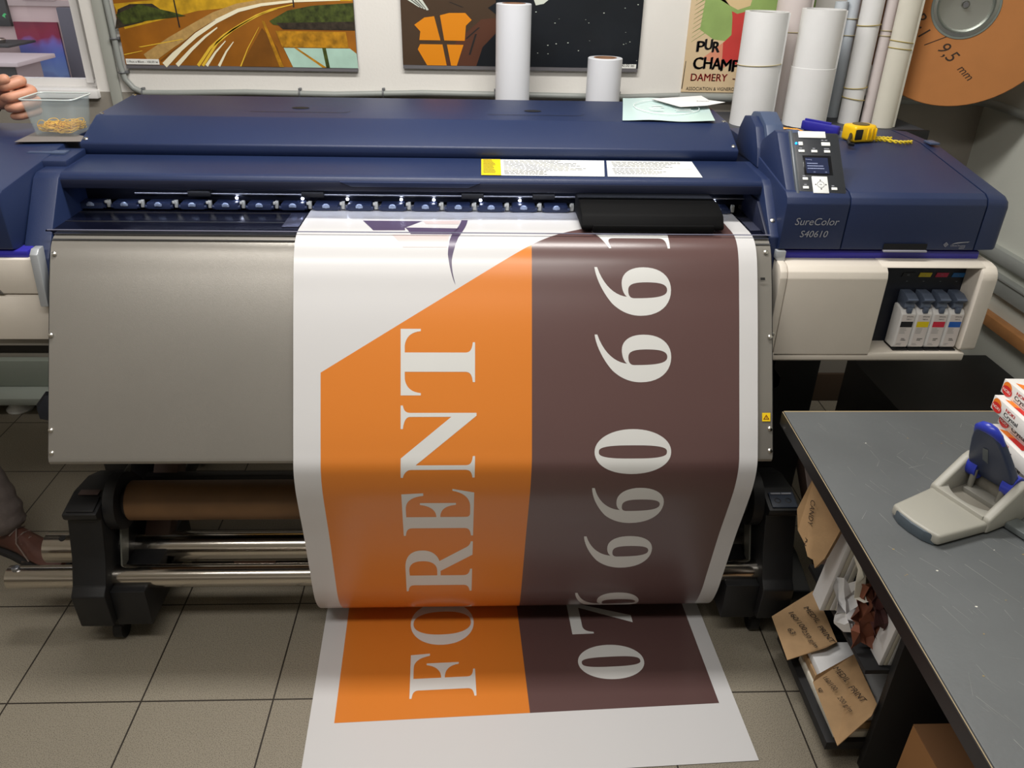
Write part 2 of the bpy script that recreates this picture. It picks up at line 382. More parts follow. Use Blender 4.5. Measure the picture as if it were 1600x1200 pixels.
def trail(pts, mi, wd, off):
    top = []; bot = []; n = len(pts)
    for i in range(n):
        a, b = pts[max(i-1, 0)], pts[min(i+1, n-1)]; dx, dy = b[0]-a[0], b[1]-a[1]; L = math.hypot(dx, dy); ww = wd*(1-.72*i/(n-1))
        nx, ny = -dy/L*ww, dx/L*ww
        top.append(W((pts[i][0]+nx)/4, pts[i][1]+ny)); bot.append(W((pts[i][0]-nx)/4, pts[i][1]-ny))
    A(top+bot[::-1], mi, off)
trail([(225, 372), (400, 270), (560, 188), (700, 118), (850, 66), (1000, 38), (1250, 15), (1500, 8)], 11, 34, .0011)
trail([(330, 405), (450, 305), (560, 228), (700, 148), (850, 84), (1000, 50), (1200, 27), (1500, 14)], 2, 17, .0014)
trail([(310, 380), (450, 290), (560, 212), (700, 138)], 1, 5, .0015)
trail([(410, 405), (520, 310), (620, 235), (705, 182)], 2, 12, .0014)
trail([(545, 405), (640, 300), (740, 225), (850, 165), (960, 110), (1060, 75), (1200, 45)], 3, 9, .0014)
trail([(575, 405), (690, 270), (800, 195), (900, 145), (1000, 100), (1100, 70)], 3, 8, .0014)
trail([(600, 405), (670, 325), (745, 258)], 2, 9, .0014)
trail([(680, 405), (740, 320), (795, 262)], 2, 8, .0014)
trail([(820, 405), (880, 300), (970, 175)], 3, 4, .0017)
A([W(46, 300), W(118, 250), W(120, 253), W(50, 303)], 3, .0014)
A([W(20, 345), W(50, 322), W(52, 324), W(22, 349)], 3, .0014)
A([W(15, 200), W(25, 90), W(45, 60), W(80, 55), W(95, 95), W(60, 160)], 6, .0012)
A([W(20, 120), W(60, 60), W(110, 100), W(130, 120), W(70, 150), W(30, 175)], 4, .0013)
A([W(260, 140), W(290, 80), W(330, 50), W(395, 30), W(395, 175), W(300, 175), W(265, 160)], 4, .0015)
A([W(270, 150), W(395, 135), W(395, 185), W(280, 185)], 6, .0016)
A([W(205, 405), W(247, 180), W(268, 290), W(275, 405)], 1, .0015)
A([W(248, 140), W(252, 140), W(275, 405), W(268, 405)], 7, .0018)
A([W(268, 195), W(380, 195), W(383, 288), W(276, 288)], 7, .0017)
A([W(278, 292), W(385, 290), W(395, 320), W(396, 405), W(290, 405)], 5, .0018)
A([W(340, 290), W(346, 290), W(350, 405), W(344, 405)], 4, .002)
A([W(295, 292), W(300, 292), W(345, 405), W(338, 405)], 7, .002)
for xx, yy in ((112, 0), (130, 0)):
    A([W(113, -40), W(115, -40), W(118, 185), W(116, 185)], 9, .0022)
A([W(300, 0), W(302, 0), W(302, 60), W(300, 60)], 9, .0022)
for q in range(40):
    xx, yy = random.uniform(120, 300), random.uniform(-120, 20)
    A([W(xx, yy), W(xx+8, yy), W(xx+8, yy+4), W(xx, yy+4)], random.choice((3, 6, 10)), .0016)
A([W(22, 402), W(22, 370), W(75, 370), W(75, 402)], 8, .0026)
text(P_, '119cm x 80cm - 100,00 lei', Vector(O)+U*W(24, 0)[0]+V*W(0, 392)[1]+Vector((0, -.0003, 0)), X, Z, width=U.x*W(69, 0)[0]-0, off=.003, mi=9)
obj('printed_picture', P_, pm, t)

t = thing('wall_picture', 'dark print with an orange stained glass goblet shape and a starry sky', 'picture', (.14, 2.89, 1.318))
x0, x1, z0, z1 = -.262, .539, 1.318, 2.44
obj('board', MB().box(x0, x1, 2.884, 2.899, z0-.012, z1, .001), mat('board_grey', (120, 118, 122)), t)
P_ = MB(); O, U, V = (x0, 2.884, z0), Vector((x1-x0, 0, 0)), Vector((0, 0, z1-z0))
pm = [mat('art_umber', (72, 54, 38), .4, noise=.15, nscale=5), mat('art_night', (20, 25, 32), .35, noise=.2, nscale=6), mat('art_orange', (226, 138, 14), .4), mat('art_pale', (214, 220, 208), .4), mat('art_maroon', (88, 52, 36), .4, noise=.1, nscale=7), INKBLK, mat('art_label', (238, 238, 232))]
def W(x, y): return ((x-226)/375., (400-y)/400*.178)
A([(0, 0), (.5, 0), (.5, 1), (0, 1)], 0, .0004); A([(.39, 0), (1, 0), (1, 1), (.39, 1)], 1, .0006)
A([W(290, 400), W(310, 250), W(350, 110), W(375, 100), W(372, 260), W(350, 400)], 4, .0008)
A([W(342, 400), W(352, 280), W(376, 180), W(376, 90), W(360, 40), W(400, -60), W(380, 400)], 1, .0009)
for pl in ([(246, 150), (262, 105), (277, 96), (286, 243), (253, 243), (255, 190)], [(286, 90), (300, 75), (325, 73), (335, 115), (326, 150), (324, 243), (292, 243)],
           [(250, 300), (254, 268), (289, 268), (295, 400), (264, 400)], [(296, 268), (322, 268), (316, 340), (311, 400), (302, 400)]):
    A([W(a, b) for a, b in pl], 2, .0012)
for a in range(4): A([W(232+a*6, -10), W(240+a*6, -10), W(257+a*4, 40+a*6), W(254+a*4, 44+a*6)], 3, .0012)
A([W(430, -20), W(455, -20), W(446, 10), W(434, 20)], 3, .0012)
for a, b, c, d_ in ((300, 10, 320, 40), (340, 200, 330, 330), (325, 230, 345, 160)):
    A([W(a, b), W(a+3, b), W(c+3, d_), W(c, d_)], 5, .0011)
for q in range(46):
    a, b = random.uniform(430, 600), random.uniform(-300, 380); r_ = random.uniform(.5, 1.5)
    A([W(a-r_, b), W(a, b+r_*2), W(a+r_, b), W(a, b-r_*2)], 3, .0012)
A([W(566, 400), W(566, 373), W(598, 373), W(598, 400)], 6, .0013)
text(P_, '100,00 lei', Vector(O)+U*W(571, 0)[0]+V*W(0, 390)[1], X, Z, width=.05, off=.0018, mi=5)
obj('printed_picture', P_, pm, t)

t = thing('wall_poster', 'beige and green poster reading PUR CHAM and DAMERY behind the paper rolls', 'poster', (.9, 2.89, 1.24))
x0, x1, z0, z1 = .70, 1.12, 1.243, 1.83
obj('poster_sheet', MB().box(x0, x1, 2.894, 2.8985, z0, z1), mat('poster_beige', (222, 198, 160), .6, noise=.03, nscale=6), t)
pm = [mat('poster_green', (150, 178, 104), .6, noise=.12, nscale=12), mat('poster_red', (206, 64, 60), .6, noise=.08, nscale=8), mat('poster_tan', (226, 200, 152), .6), mat('poster_black', (30, 26, 30), .6), mat('poster_crimson', (176, 50, 48), .6), mat('poster_pink', (226, 150, 120), .6)]
P_ = MB(); O, U, V = (x0, 2.894, z0), X, Z
A([(.05, .34), (.04, .20), (.09, .17), (.14, .165), (.2, .19), (.42, .19), (.42, .587), (.03, .587)], 0, .0003)
for q in range(14):
    a = .18+q*.014; A([(.015, a-.02), (.016, a-.018), (.07+.02*random.random(), a+.02), (.06, a+.012)], 0, .0004)
A([(.125, .16), (.15, .185), (.145, .24), (.14, .258), (.16, .25), (.19, .258), (.2, .2), (.21, .14), (.19, .09), (.13, .10)], 1, .0006)
A([(.06, .11), (.13, .165), (.17, .12), (.14, .08)], 5, .0005)
A([(.09, .295), (.105, .30), (.13, .275), (.16, .262), (.2, .275), (.21, .33), (.17, .32), (.12, .29)], 2, .0007)
A([(.08, .30), (.10, .33), (.2, .34), (.26, .40), (.20, .42), (.12, .36)], 2, .0007)
for s_, x_, z_, w_, h_ in (('P', .035, .130, .026, .034), ('U', .062, .137, .024, .034), ('R', .089, .129, .024, .034)):
    text(P_, s_, Vector(O)+X*x_+Z*z_, X, Z, width=w_, size=h_, off=.001, mi=3); [text(P_, s_, Vector(O)+X*(x_+e)+Z*(z_+e*.4), X, Z, width=w_, size=h_, off=.0011, mi=3) for e in (.002, .004)]
for s_, x_, z_, w_ in (('C', .030, .075, .032), ('H', .066, .076, .028), ('A', .096, .074, .030), ('M', .127, .070, .034), ('P', .166, .068, .026)):
    for e in (0, .002, .004): text(P_, s_, Vector(O)+X*(x_+e)+Z*(z_+e*.4), X, Z, width=w_, size=.038, off=.0012, mi=3)
for e in (0, .0015): text(P_, 'DAMERY  -', Vector(O)+X*(.028+e)+Z*.037, X, Z, width=.155, size=.024, off=.001, mi=4)
text(P_, 'ASSOCIATION & VIGNERO', Vector(O)+X*.016+Z*.006, X, Z, width=.17, size=.011, off=.001, mi=3)
A([(-.0, .01), (.003, .01), (.006, .10), (.004, .10)], 3, .0005)
obj('printed_artwork', P_, pm, t)

# ------------------------------------------------------------------ rolls behind the printer
CORE = mat('core_brown', (150, 112, 84), .7)
def vroll(x, y, H, r, label, group, zb=0.):
    t = thing('vinyl_roll', label, 'roll', (x, y, zb), group, local=True)
    m_ = MB(); m_.lathe([(r*.7, 0), (r-.002, 0), (r, .002), (r, H-.002), (r-.002, H), (r*.68, H)], None, 40, 0, True)
    m_.lathe([(r*.68, H), (r*.66, H-.001)], None, 40, 0); obj('vinyl_wrap', m_, mat('vinyl_roll_white', (226, 228, 234), .45), t)
    m_ = MB(); m_.lathe([(r*.66, .0), (r*.66, H+.001), (r*.58, H+.001), (r*.58, 0)], None, 32, 0); obj('core_tube', m_, CORE, t)
    return t
vroll(.105, 2.75, 1.52, .056, 'tall white vinyl roll standing behind the printer in front of the dark starry print', 'vinyl rolls behind the printer')
vroll(.405, 2.75, 1.366, .056, 'shorter white vinyl roll standing behind the printer at the foot of the starry print', 'vinyl rolls behind the printer')

t = thing('wall_shelf', 'dark grey shelf behind the right end of the printer carrying paper rolls', 'shelf', (1.12, 2.74, 1.155))
obj('shelf_board', MB().box(.80, 1.445, 2.585, 2.888, 1.165, 1.18, .003), mat('shelf_grey', (72, 74, 80), .5), t)
obj('front_lip', MB().box(.99, 1.445, 2.575, 2.587, 1.135, 1.183, .002), mat('shelf_black', (14, 14, 16), .5), t)
for xx in (.9, 1.38):
    obj('bracket', MB().prism([(2.885, 1.165), (2.62, 1.165), (2.885, .98)], xx-.004, xx+.004), mat('shelf_black', (14, 14, 16)), t)

def band(parent, z, r, rt=.0015, m=None, tilt=0.):
    ring = [(r*math.cos(q), r*math.sin(q), z+tilt*math.cos(q)) for q in [i*PI/20 for i in range(40)]]
    obj('rubber_band', MB().tube(ring, rt, 6, closed=True), m or RUBTAN, parent)
def proll(x, y, H, r, m, label, bands=(), lean=(0, 0), open_top=True, flatten=1., flap=True, bm_=None, core=False):
    t = thing('paper_roll', label, 'roll', (x, y, 1.1805), 'rolled papers on the shelf behind the printer', local=True, rot=(lean[0], lean[1], 0))
    n = 44; vs = []; fs = []
    # a wound sheet: slightly spiral outer wall with a free edge
    prof = []
    for k_ in range(n+1):
        q = 2*PI*k_/n+.6; rr = r*(1+.0 - (.05 if not flap else .0)*k_/n) - .0012*k_/n
        prof.append((rr*math.cos(q), rr*math.sin(q)*flatten))
    m_ = MB()
    inner = [(p[0]*.82, p[1]*.82) for p in prof]
    for z in (0., H): vs += [(p[0], p[1], z) for p in prof]
    fs = [(i, i+1, n+1+i+1, n+1+i) for i in range(n)]
    m_.add(vs, fs, 0, True)
    vs = [(p[0], p[1], H) for p in prof]+[(p[0], p[1], H) for p in inner]
    m_.add(vs, [(i, i+1, n+1+i+1, n+1+i) for i in range(n)], 0)
    vs = [(p[0], p[1], H) for p in inner]+[(p[0], p[1], H*.2) for p in inner]
    m_.add(vs, [(i+1, i, n+1+i, n+1+i+1) for i in range(n)], 0, True)
    m_.add([(p[0], p[1], 0) for p in prof[:-1]], [list(range(n))], 0)
    obj('rolled_sheet', m_, m, t)
    if flap:
        q = -.5; e = MB().box(r*.75*math.cos(q)-.0, r*.98*math.cos(q)+.004, r*flatten*math.sin(q)-.0035, r*flatten*math.sin(q), .002, H-.001, .0008)
        obj('free_edge', e, m, t)
    if core:
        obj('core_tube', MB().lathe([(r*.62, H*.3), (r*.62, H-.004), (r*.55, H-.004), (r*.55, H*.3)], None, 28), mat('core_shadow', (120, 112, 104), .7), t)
    for z, tl in bands:
        obj('rubber_band', MB().tube([(1.012*r*math.cos(q_), 1.012*r*flatten*math.sin(q_), z+tl*math.cos(q_)) for q_ in [i*PI/20 for i in range(40)]], .0015, 6, closed=True), bm_ or RUBTAN, t)
    return t
proll(.885, 2.665, .335, .067, PAPERW, 'stout white paper roll with one rubber band, leftmost on the shelf beside the poster', [(.185, .004)], core=True)
proll(1.015, 2.80, .55, .055, PAPERP, 'greyish white roll behind the gap between the two stout paper rolls', [(.27, 0)])
t = proll(1.06, 2.66, .345, .066, PAPERW, 'stoutest white roll in a paper sleeve with rubber band, beside the blue tool', [(.142, .003)])
m_ = MB(); sl = [(.0685*math.cos(q), .0685*math.sin(q)) for q in [2*PI*k_/40 for k_ in range(40)]]
m_.lathe([(.0675, .001), (.0685, .001), (.0685, .178), (.0675, .179)], None, 44); obj('paper_sleeve', m_, PAPERW, t)
proll(1.17, 2.80, .36, .022, PAPERB, 'slim bluish white roll with a band, squeezed just right of the stoutest roll', [(.19, 0)], flap=False)
proll(1.215, 2.815, .62, .024, PAPERB, 'slim bluish roll rising out of frame behind the thin white roll with three bands', [(.26, 0), (.31, 0)], flap=False)
proll(1.230, 2.705, .60, .035, PAPERW, 'thin white roll with three tan rubber bands, left of the yellow tape measure', [(.078, -.004), (.113, .003), (.3, .003)], flap=False, bm_=RUBBER and mat('band_ochre', (178, 158, 88), .6))
proll(1.289, 2.70, .60, .020, PAPERP, 'pinkish white roll behind and between the thin banded roll and the cream tube', [(.27, 0), (.285, 0)], flap=False)
proll(1.36, 2.83, .42, .026, PAPERB, 'short bluish grey roll in the shade behind the cream tube', [(.12, 0)], flap=False)
proll(1.318, 2.645, .62, .036, PAPERC, 'cream flattened paper tube with two bands, rightmost on the shelf before the cardboard reel', [(.238, -.003), (.258, -.004)], flatten=.8, bm_=mat('band_ochre', (178, 158, 88)))
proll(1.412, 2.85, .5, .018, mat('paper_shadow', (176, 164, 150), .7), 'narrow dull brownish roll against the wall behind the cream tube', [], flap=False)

# cardboard cable reel hanging in the corner
t = thing('cable_reel', 'big cardboard cable reel with a metal hub hanging in the right corner', 'reel', (1.50, 2.66, 1.545), local=True, rot=(math.radians(90), 0, math.radians(-27)))
m_ = MB()
def disc(m_, R, ri, z0, z1): m_.lathe([(ri, z0), (R-.002, z0), (R, z0+.002), (R, z1-.002), (R-.002, z1), (ri, z1), (ri, z0)], None, 72, 0, False)
disc(m_, .295, .083, .030, .036); obj('front_flange', m_, CARD, t)
m_ = MB(); disc(m_, .295, .083, -.036, -.030); obj('back_flange', m_, CARD, t)
obj('drum', MB().lathe([(.12, -.03), (.12, .03)], None, 48), KRAFTD, t)
obj('hub_ring', MB().lathe([(.090, .036), (.088, .040), (.080, .041), (.076, .036), (.072, -.01), (.012, -.012), (.012, -.03), (.0, -.03)], None, 48), mat('hub_metal', (186, 190, 184), .28, metal=.9), t)
obj('hub_rim', MB().lathe([(.096, .0365), (.095, .0385), (.086, .039)], None, 48), mat('hub_grey', (120, 128, 122), .5), t)
obj('hanging_rod', MB().tube([(0, 0, .02), (0, 0, -.10), (0.0, 0, -.268)], .008, 10), STEEL, t)
m_ = MB(); ux = Vector((math.cos(-.68), math.sin(-.68), 0)); uy = Vector((-ux.y, ux.x, 0))
for s_, a, b, h_ in (('R', -.155, .0, .036), ('1', -.105, -.018, .036), ('9,5', -.03, -.006, .036), ('mm', .056, -.003, .024)):
    text(m_, s_, Vector((-.02, -.145, .0362))+ux*a+uy*b, ux, uy, size=h_, mi=0, shear=.25)
P0 = Vector((-.02, -.145, .0366))+ux*-.072+uy*-.022
m_.add([P0, P0+ux*.003, P0+ux*.036+uy*.07, P0+ux*.033+uy*.07], [(0, 1, 2, 3)])
P0 = Vector((-.02, -.145, .0366))+ux*-.122+uy*.0
m_.add([P0, P0+ux*.005, P0+ux*.005+uy*.005, P0+uy*.005], [(0, 1, 2, 3)])
obj('handwriting', m_, mat('marker_brown', (58, 40, 26), .7), t)

# ------------------------------------------------------------------ the large format printer
PR = thing('large_format_printer', 'wide navy blue large format printer with silver front panel feeding out the orange banner', 'printer', (-.15, 2.0, 0))
def part(name, mb, m, parent=None): return obj(name, mb, m, parent or PR)
# top cover
m_ = MB().prism([(2.44, 1.05), (2.44, 1.281), (2.184, 1.270), (2.062, 1.224), (2.062, 1.205), (2.075, 1.185), (2.10, 1.05)], -1.003, .668, .004)
tc_ = part('top_cover', m_, NAVY)
for xx in (-.494, .145):
    m_ = MB().flat([ell(0, 0, .024, .012)], (xx, 2.292, 1.2752), X, Vector((0, 1, .043)), .0006)
    m_.flat([[(-.125, -.052), (.128, -.052), (.128, -.0495), (-.125, -.0495)]], (xx, 2.292, 1.2752), X, Vector((0, 1, .043)), .0006)
    m_.flat([[(.128, -.052), (.142, -.035), (.1405, -.034), (.127, -.0495)]], (xx, 2.292, 1.2752), X, Vector((0, 1, .043)), .0006)
    obj('finger_recess', m_, mat('recess_black', (8, 9, 14), .7), tc_)
m_ = MB()
for xx in (-.992, .657):
    for yy, zz in ((2.425, 1.2803), (2.195, 1.2705), (2.078, 1.2305)): screw(m_, (xx, yy, zz), (0, -.35 if yy < 2.1 else -.04, .94), .006)
obj('cover_screw', m_, SCREW, tc_)
# front ledge + fascia
m_ = MB().prism([(2.066, 1.10), (2.066, 1.196), (1.91, 1.190), (1.898, 1.186), (1.893, 1.178), (1.893, 1.158), (1.897, 1.154), (1.93, 1.157), (2.0, 1.166)], -1.037, .703, .003)
fc = part('front_cover', m_, NAVY)
m_ = MB().prism([(-.335, 1.178), (.0, 1.178), (-.03, 1.166), (-.305, 1.166)], 1.886, 1.894, .002, axis='y')
obj('cover_grip', m_, NAVY, fc)
obj('cover_lower_band', MB().box(-1.035, .701, 1.8905, 1.893, 1.1565, 1.176, .001), NAVYD, fc)
# warning labels on the ledge
LB = [mat('label_white', (236, 238, 234), .45), YELLOW, mat('fine_print', (150, 150, 150), .6), mat('label_dark', (70, 66, 50), .6)]
sl = Vector((0, 1, .035)).normalized()
def ledge(x, y): return Vector((x, y, 1.1904+(y-1.91)*.0385))
m_ = MB(); O = ledge(.002, 1.912)
m_.flat([[(0, 0), (.298, 0), (.316, .142), (0, .142)]], O, X, sl, .0008, 0)
m_.flat([[(0, 0), (.048, 0), (.049, .142), (0, .142)]], O, X, sl, .0014, 1)
lines(m_, O+X*.056+sl*.13, X, sl, .236, 9, .011, .0032, 2, .0016)
lines(m_, O+X*.056+sl*.032, X, sl, .17, 3, .011, .0045, 2, .0017, .75)
lines(m_, O+X*.005+sl*.132, X, sl, .035, 11, .0115, .004, 3, .0020)
obj('warning_label', m_, LB, fc)
m_ = MB(); O = ledge(.308, 1.912)
m_.flat([[(0, 0), (.232, 0), (.238, .142), (.016, .142)]], O, X, sl, .0008, 0)
lines(m_, O+X*.026+sl*.128, X, sl, .20, 5, .011, .0032, 2, .0016)
lines(m_, O+X*.020+sl*.066, X, sl, .17, 5, .011, .0032, 2, .0016, .8)
m_.flat([[(.022, .070), (.225, .070), (.225, .0715), (.022, .0715)]], O, X, sl, .0016, 2)
obj('warning_label', m_, LB, fc)
# print bay
bay = part('print_bay', MB().prism([(2.10, 1.05), (2.10, 1.18), (2.0, 1.175), (2.034, 1.155), (2.035, 1.05)], -1.0, .68), GLOSSB)
obj('carriage_rail', MB().tube([(-.86, 1.99, 1.1185), (.68, 1.99, 1.1185)], .004, 12), STEEL, bay)
obj('rail_beam', MB().box(-1.0, .68, 2.0, 2.03, 1.098, 1.15, .004), mat('beam_dark', (34, 36, 46), .3, metal=.5), bay)
for xx in (-.70, -.42, -.02, .16, .52):
    obj('rail_bracket', MB().box(xx-.028, xx+.028, 1.978, 2.0, 1.114, 1.128, .002), BLACK, bay)
WH = mat('spring_white', (206, 204, 190), .4)
for i in range(20):
    xx = -.96+i*.0822
    r_ = part('pinch_roller', MB().box(xx-.030, xx+.030, 1.956, 1.995, 1.0865, 1.1035, .004).tube([(xx-.034, 1.962, 1.093), (xx+.034, 1.962, 1.093)], .0055, 12), mat('roller_blue', (40, 50, 78), .35))
    obj('roller_wheel', MB().box(xx-.009, xx+.009, 1.953, 1.957, 1.095, 1.102, .0015).sphere((xx, 1.955, 1.100), .006, 0, (1.3, .5, 1)), mat('wheel_grey', (176, 190, 214), .3, metal=.4), r_)
    obj('roller_spring', MB().box(xx+.037, xx+.045, 1.962, 1.972, 1.090, 1.108, .001).box(xx+.034, xx+.040, 1.958, 1.964, 1.101, 1.108, .001), WH, r_)
pl_ = part('platen', MB().prism([(1.800, 1.04), (1.800, 1.0835), (2.035, 1.0835), (2.035, 1.04)], -1.0, .68, .002), PLATEN)
for yy, tt in ((1.868, .0045), (1.945, .002)):
    obj('platen_edge_strip', MB().box(-.99, .675, yy-tt/2, yy+tt/2, 1.083, 1.0845), STEEL, pl_)
obj('media_edge_guide', MB().box(-.468, -.428, 1.83, 1.94, 1.084, 1.0862, .0005), mat('guide_steel', (120, 124, 150), .25, metal=.8), pl_)
obj('media_edge_guide', MB().box(.650, .676, 1.83, 1.93, 1.084, 1.0862, .0005), mat('guide_steel', (120, 124, 150)), pl_)
# print head carriage
ca = part('print_carriage', MB().prism([(1.796, 1.094), (1.792, 1.103), (1.812, 1.128), (1.86, 1.1405), (1.955, 1.1405), (1.955, 1.094)], .236, .575, .006), mat('carriage_black', (5, 5, 6), .7, spec=.15))
obj('carriage_skirt', MB().box(.262, .55, 1.788, 1.80, 1.0905, 1.108, .003), mat('carriage_black', (10, 10, 12)), ca)
part('media_guard', MB().tube([(-.985, 1.783, 1.0895), (.683, 1.783, 1.0895)], .0014, 8), mat('edge_clear', (150, 152, 176), .15, metal=.5))
# glowing beads put in for the LED reflections along the print bay rail
for xx in (-.61, -.447, -.335, -.20, -.118, .0, .10, .60):
    part('bay_led_glint', MB().sphere((xx, 1.985, 1.1095), .0038), mat('led_glint_white', (225, 232, 255), .3, emit=14))
# silver after-heater panel
pk = (math.sin(.5), .0)
prof = [(1.80, 1.0795), (1.788, 1.0785), (1.776, 1.0745), (1.765, 1.0675), (1.7555, 1.0585), (1.747, 1.047), (1.7385, 1.0335), (1.730, 1.0195), (1.7205, 1.0035), (1.7095, .9865), (1.5157, .6453), (1.513, .637), (1.516, .629), (1.526, .625), (1.56, .625), (1.56, .630), (1.530, .630), (1.722, .98), (1.745, 1.02), (1.76, 1.045), (1.775, 1.060), (1.80, 1.068)]
ah = part('after_heater_panel', MB().prism(prof, -.972, .681, 0), SILVER)
obj('panel_top_lip', MB().box(-.972, .681, 1.781, 1.800, 1.0795, 1.0815, .0006).box(-.972, .681, 1.766, 1.770, 1.0705, 1.0735, .0008), STEEL, ah)
nn = Vector((0, -.877, .48))
for xx, yy, zz in ((-.967, 1.6485, .888), (-.967, 1.545, .700), (-.965, 1.5225, .655), (.675, 1.6485, .888), (.675, 1.545, .700), (.675, 1.5225, .655), (-.963, 1.743, 1.046), (.668, 1.752, 1.058)):
    m_ = MB(); c = Vector((xx, 1.5157+(zz-.6453)*.5485 if zz < 1.03 else yy, zz)); screw(m_, c, nn, .0055); obj('panel_screw', m_, SCREW, ah)
m_ = MB(); zz = .724; c = Vector((.656, 1.5157+(zz-.6453)*.5485, zz)); dn = Vector((0, .48, .877))
m_.flat([[(0, 0), (.0195, 0), (.0195, .020), (0, .020)]], c-dn*.01, X, dn, .0008, 0)
m_.flat([[(.0097, .016), (.0025, .0045), (.017, .0045)], [(.0097, .0128), (.0055, .0062), (.0139, .0062)]], c-dn*.01, X, dn, .0012, 1)
m_.flat([[(.0093, .0072), (.0103, .0072), (.0105, .0108), (.009, .0108)]], c-dn*.01, X, dn, .0012, 1)
obj('hot_surface_sticker', m_, [YELLOW, mat('sticker_red_black', (120, 40, 16), .5)], ah)
m_ = MB(); zz = 1.004; c = Vector((.652, 1.5157+(zz-.6453)*.5485, zz)); m_.flat([[(0, 0), (.011, 0), (.011, .006), (0, .006)]], c, X, dn, .0008)
obj('sensor_slot', m_, INKBLK, ah)
for xx in (-.975, .681):
    obj('side_plate', MB().prism([(1.80, 1.07), (1.755, 1.05), (1.72, 1.0), (1.518, .64), (1.53, .63), (1.75, .63), (2.1, .66), (2.1, 1.05)], xx, xx+.003), BLACK, ah)
# cheeks left and right of the bay
lc = part('end_cheek', MB().prism([(2.066, 1.196), (1.905, 1.190), (1.886, 1.180), (1.757, 1.030), (1.745, .985), (1.752, .935), (1.80, .92), (2.066, .94)], -1.044, -.984, .004), NAVY)
rc = part('end_cheek', MB().prism([(2.066, 1.196), (1.905, 1.190), (1.886, 1.180), (1.782, 1.085), (1.782, .985), (1.80, .94), (2.066, .94)], .683, .706, .003), NAVY)
obj('inner_cover', MB().prism([(2.0, 1.14), (1.89, 1.14), (1.79, 1.085), (2.0, 1.085)], .676, .683, .001), NAVYD, rc)
m_ = MB(); screw(m_, (.6945, 1.815, 1.115), (0, -.68, .73), .006); obj('cheek_screw', m_, SCREW, rc)
# right housing
H0 = [(1.795, 1.052), (1.772, 1.060), (1.770, 1.168), (1.776, 1.182), (1.792, 1.191), (2.13, 1.236), (2.30, 1.236), (2.30, 1.052)]
rh = part('right_housing', MB().prism(H0, .704, .852, .002), NAVY)
obj('housing_lid', MB().prism(H0, .8545, 1.1755, .002), NAVY, rh)
# rounded outer end cap
bm = bmesh.new()
a = [bm.verts.new((1.178, p[0], p[1])) for p in H0]; b = [bm.verts.new((1.237, p[0]+(.0 if p[0] > 2 else .004), p[1]-(.006 if p[1] > 1.1 else 0))) for p in H0]
bm.faces.new(a); bm.faces.new(b)
for i in range(len(H0)): bm.faces.new((a[i], a[(i+1) % 8], b[(i+1) % 8], b[i]))
bmesh.ops.recalc_face_normals(bm, faces=bm.faces[:])
bmesh.ops.bevel(bm, geom=[e for e in bm.edges if all(v.co.x > 1.2 for v in e.verts)], offset=.016, segments=4, affect='EDGES', profile=.5)
obj('end_cap', MB().bm(bm), NAVY, rh)
obj('lid_grip', MB().box(.955, 1.060, 1.763, 1.772, 1.056, 1.060, .001), mat('grip_grey', (150, 150, 160), .4), rh)
obj('grip_recess', MB().box(.955, 1.060, 1.7695, 1.7705, 1.060, 1.075), mat('recess_black', (8, 9, 14)), rh)
obj('hinge_clip', MB().box(1.19, 1.215, 2.10, 2.14, 1.236, 1.241, .001), SLATE, rh)
LT = mat('lettering_grey', (150, 152, 160), .4)
m_ = MB(); fr = (0, 1.7695, 0)
text(m_, 'SureColor', (.731, 1.7695, 1.119), X, Z, width=.104, off=.0006, shear=.18)
text(m_, 'S40610', (.748, 1.7695, 1.090), X, Z, width=.066, off=.0006, shear=.18)
obj('model_lettering', m_, LT, rh)
m_ = MB(); O = (1.098, 1.7695, 1.068)
m_.flat([[(0, .006), (.006, 0), (.012, .006), (.006, .012)], [(.002, .006), (.006, .010), (.010, .006), (.006, .002)]], O, X, Z, .0006)
m_.flat([[(.004, .006), (.006, .004), (.008, .006), (.006, .008)]], O, X, Z, .0006)
text(m_, 'UltraChrome', (1.116, 1.7695, 1.0695), X, Z, width=.036, off=.0006, shear=.3)
text(m_, 'GS3', (1.138, 1.7695, 1.0635), X, Z, width=.013, off=.0006, shear=.3)
m_.flat([path('M .018 .006 C .03 .014 .045 .012 .062 .014 L .056 .0105 C .06 .013 .045 .0108 .02 .007')], O, X, Z, .0006)
obj('ink_emblem', m_, LT, rh)
part('indigo_band', MB().box(.722, 1.205, 1.785, 2.25, 1.028, 1.053, .006), INDIGO)
part('trim_corner', MB().prism([(.700, 1.056), (.722, 1.056), (.722, 1.028), (.708, 1.028), (.700, 1.036)], 1.765, 1.80, .001, axis='y'), mat('trim_silver', (176, 180, 184), .35, metal=.3))
# beige ink housing with its open bay
ib = part('ink_housing', MB().box(.705, 1.228, 1.86, 2.25, .80, 1.030, .008), BEIGE)
fy = 1.725
bp_ = [(1.86, .795), (fy+.004, .795), (fy, .80), (fy, 1.003), (fy+.005, 1.018), (fy+.018, 1.029), (fy+.04, 1.033), (1.86, 1.033)]
obj('ink_front_cover', MB().prism(bp_, .722, .962, .002), BEIGE, ib)
obj('ink_side_frame', MB().prism(bp_, .703, .7205, .002), BEIGE, ib)
obj('ink_right_column', MB().prism([(1.86, .812), (fy+.006, .814), (fy, .82), (fy, 1.003), (fy+.005, 1.018), (fy+.018, 1.029), (fy+.04, 1.033), (1.86, 1.033)], 1.19, 1.229, .005), BEIGE, ib)
obj('ink_sill', MB().prism([(1.86, .785), (fy+.004, .785), (fy, .79), (fy, .808), (1.86, .810)], .703, 1.205, .002), BEIGE, ib)
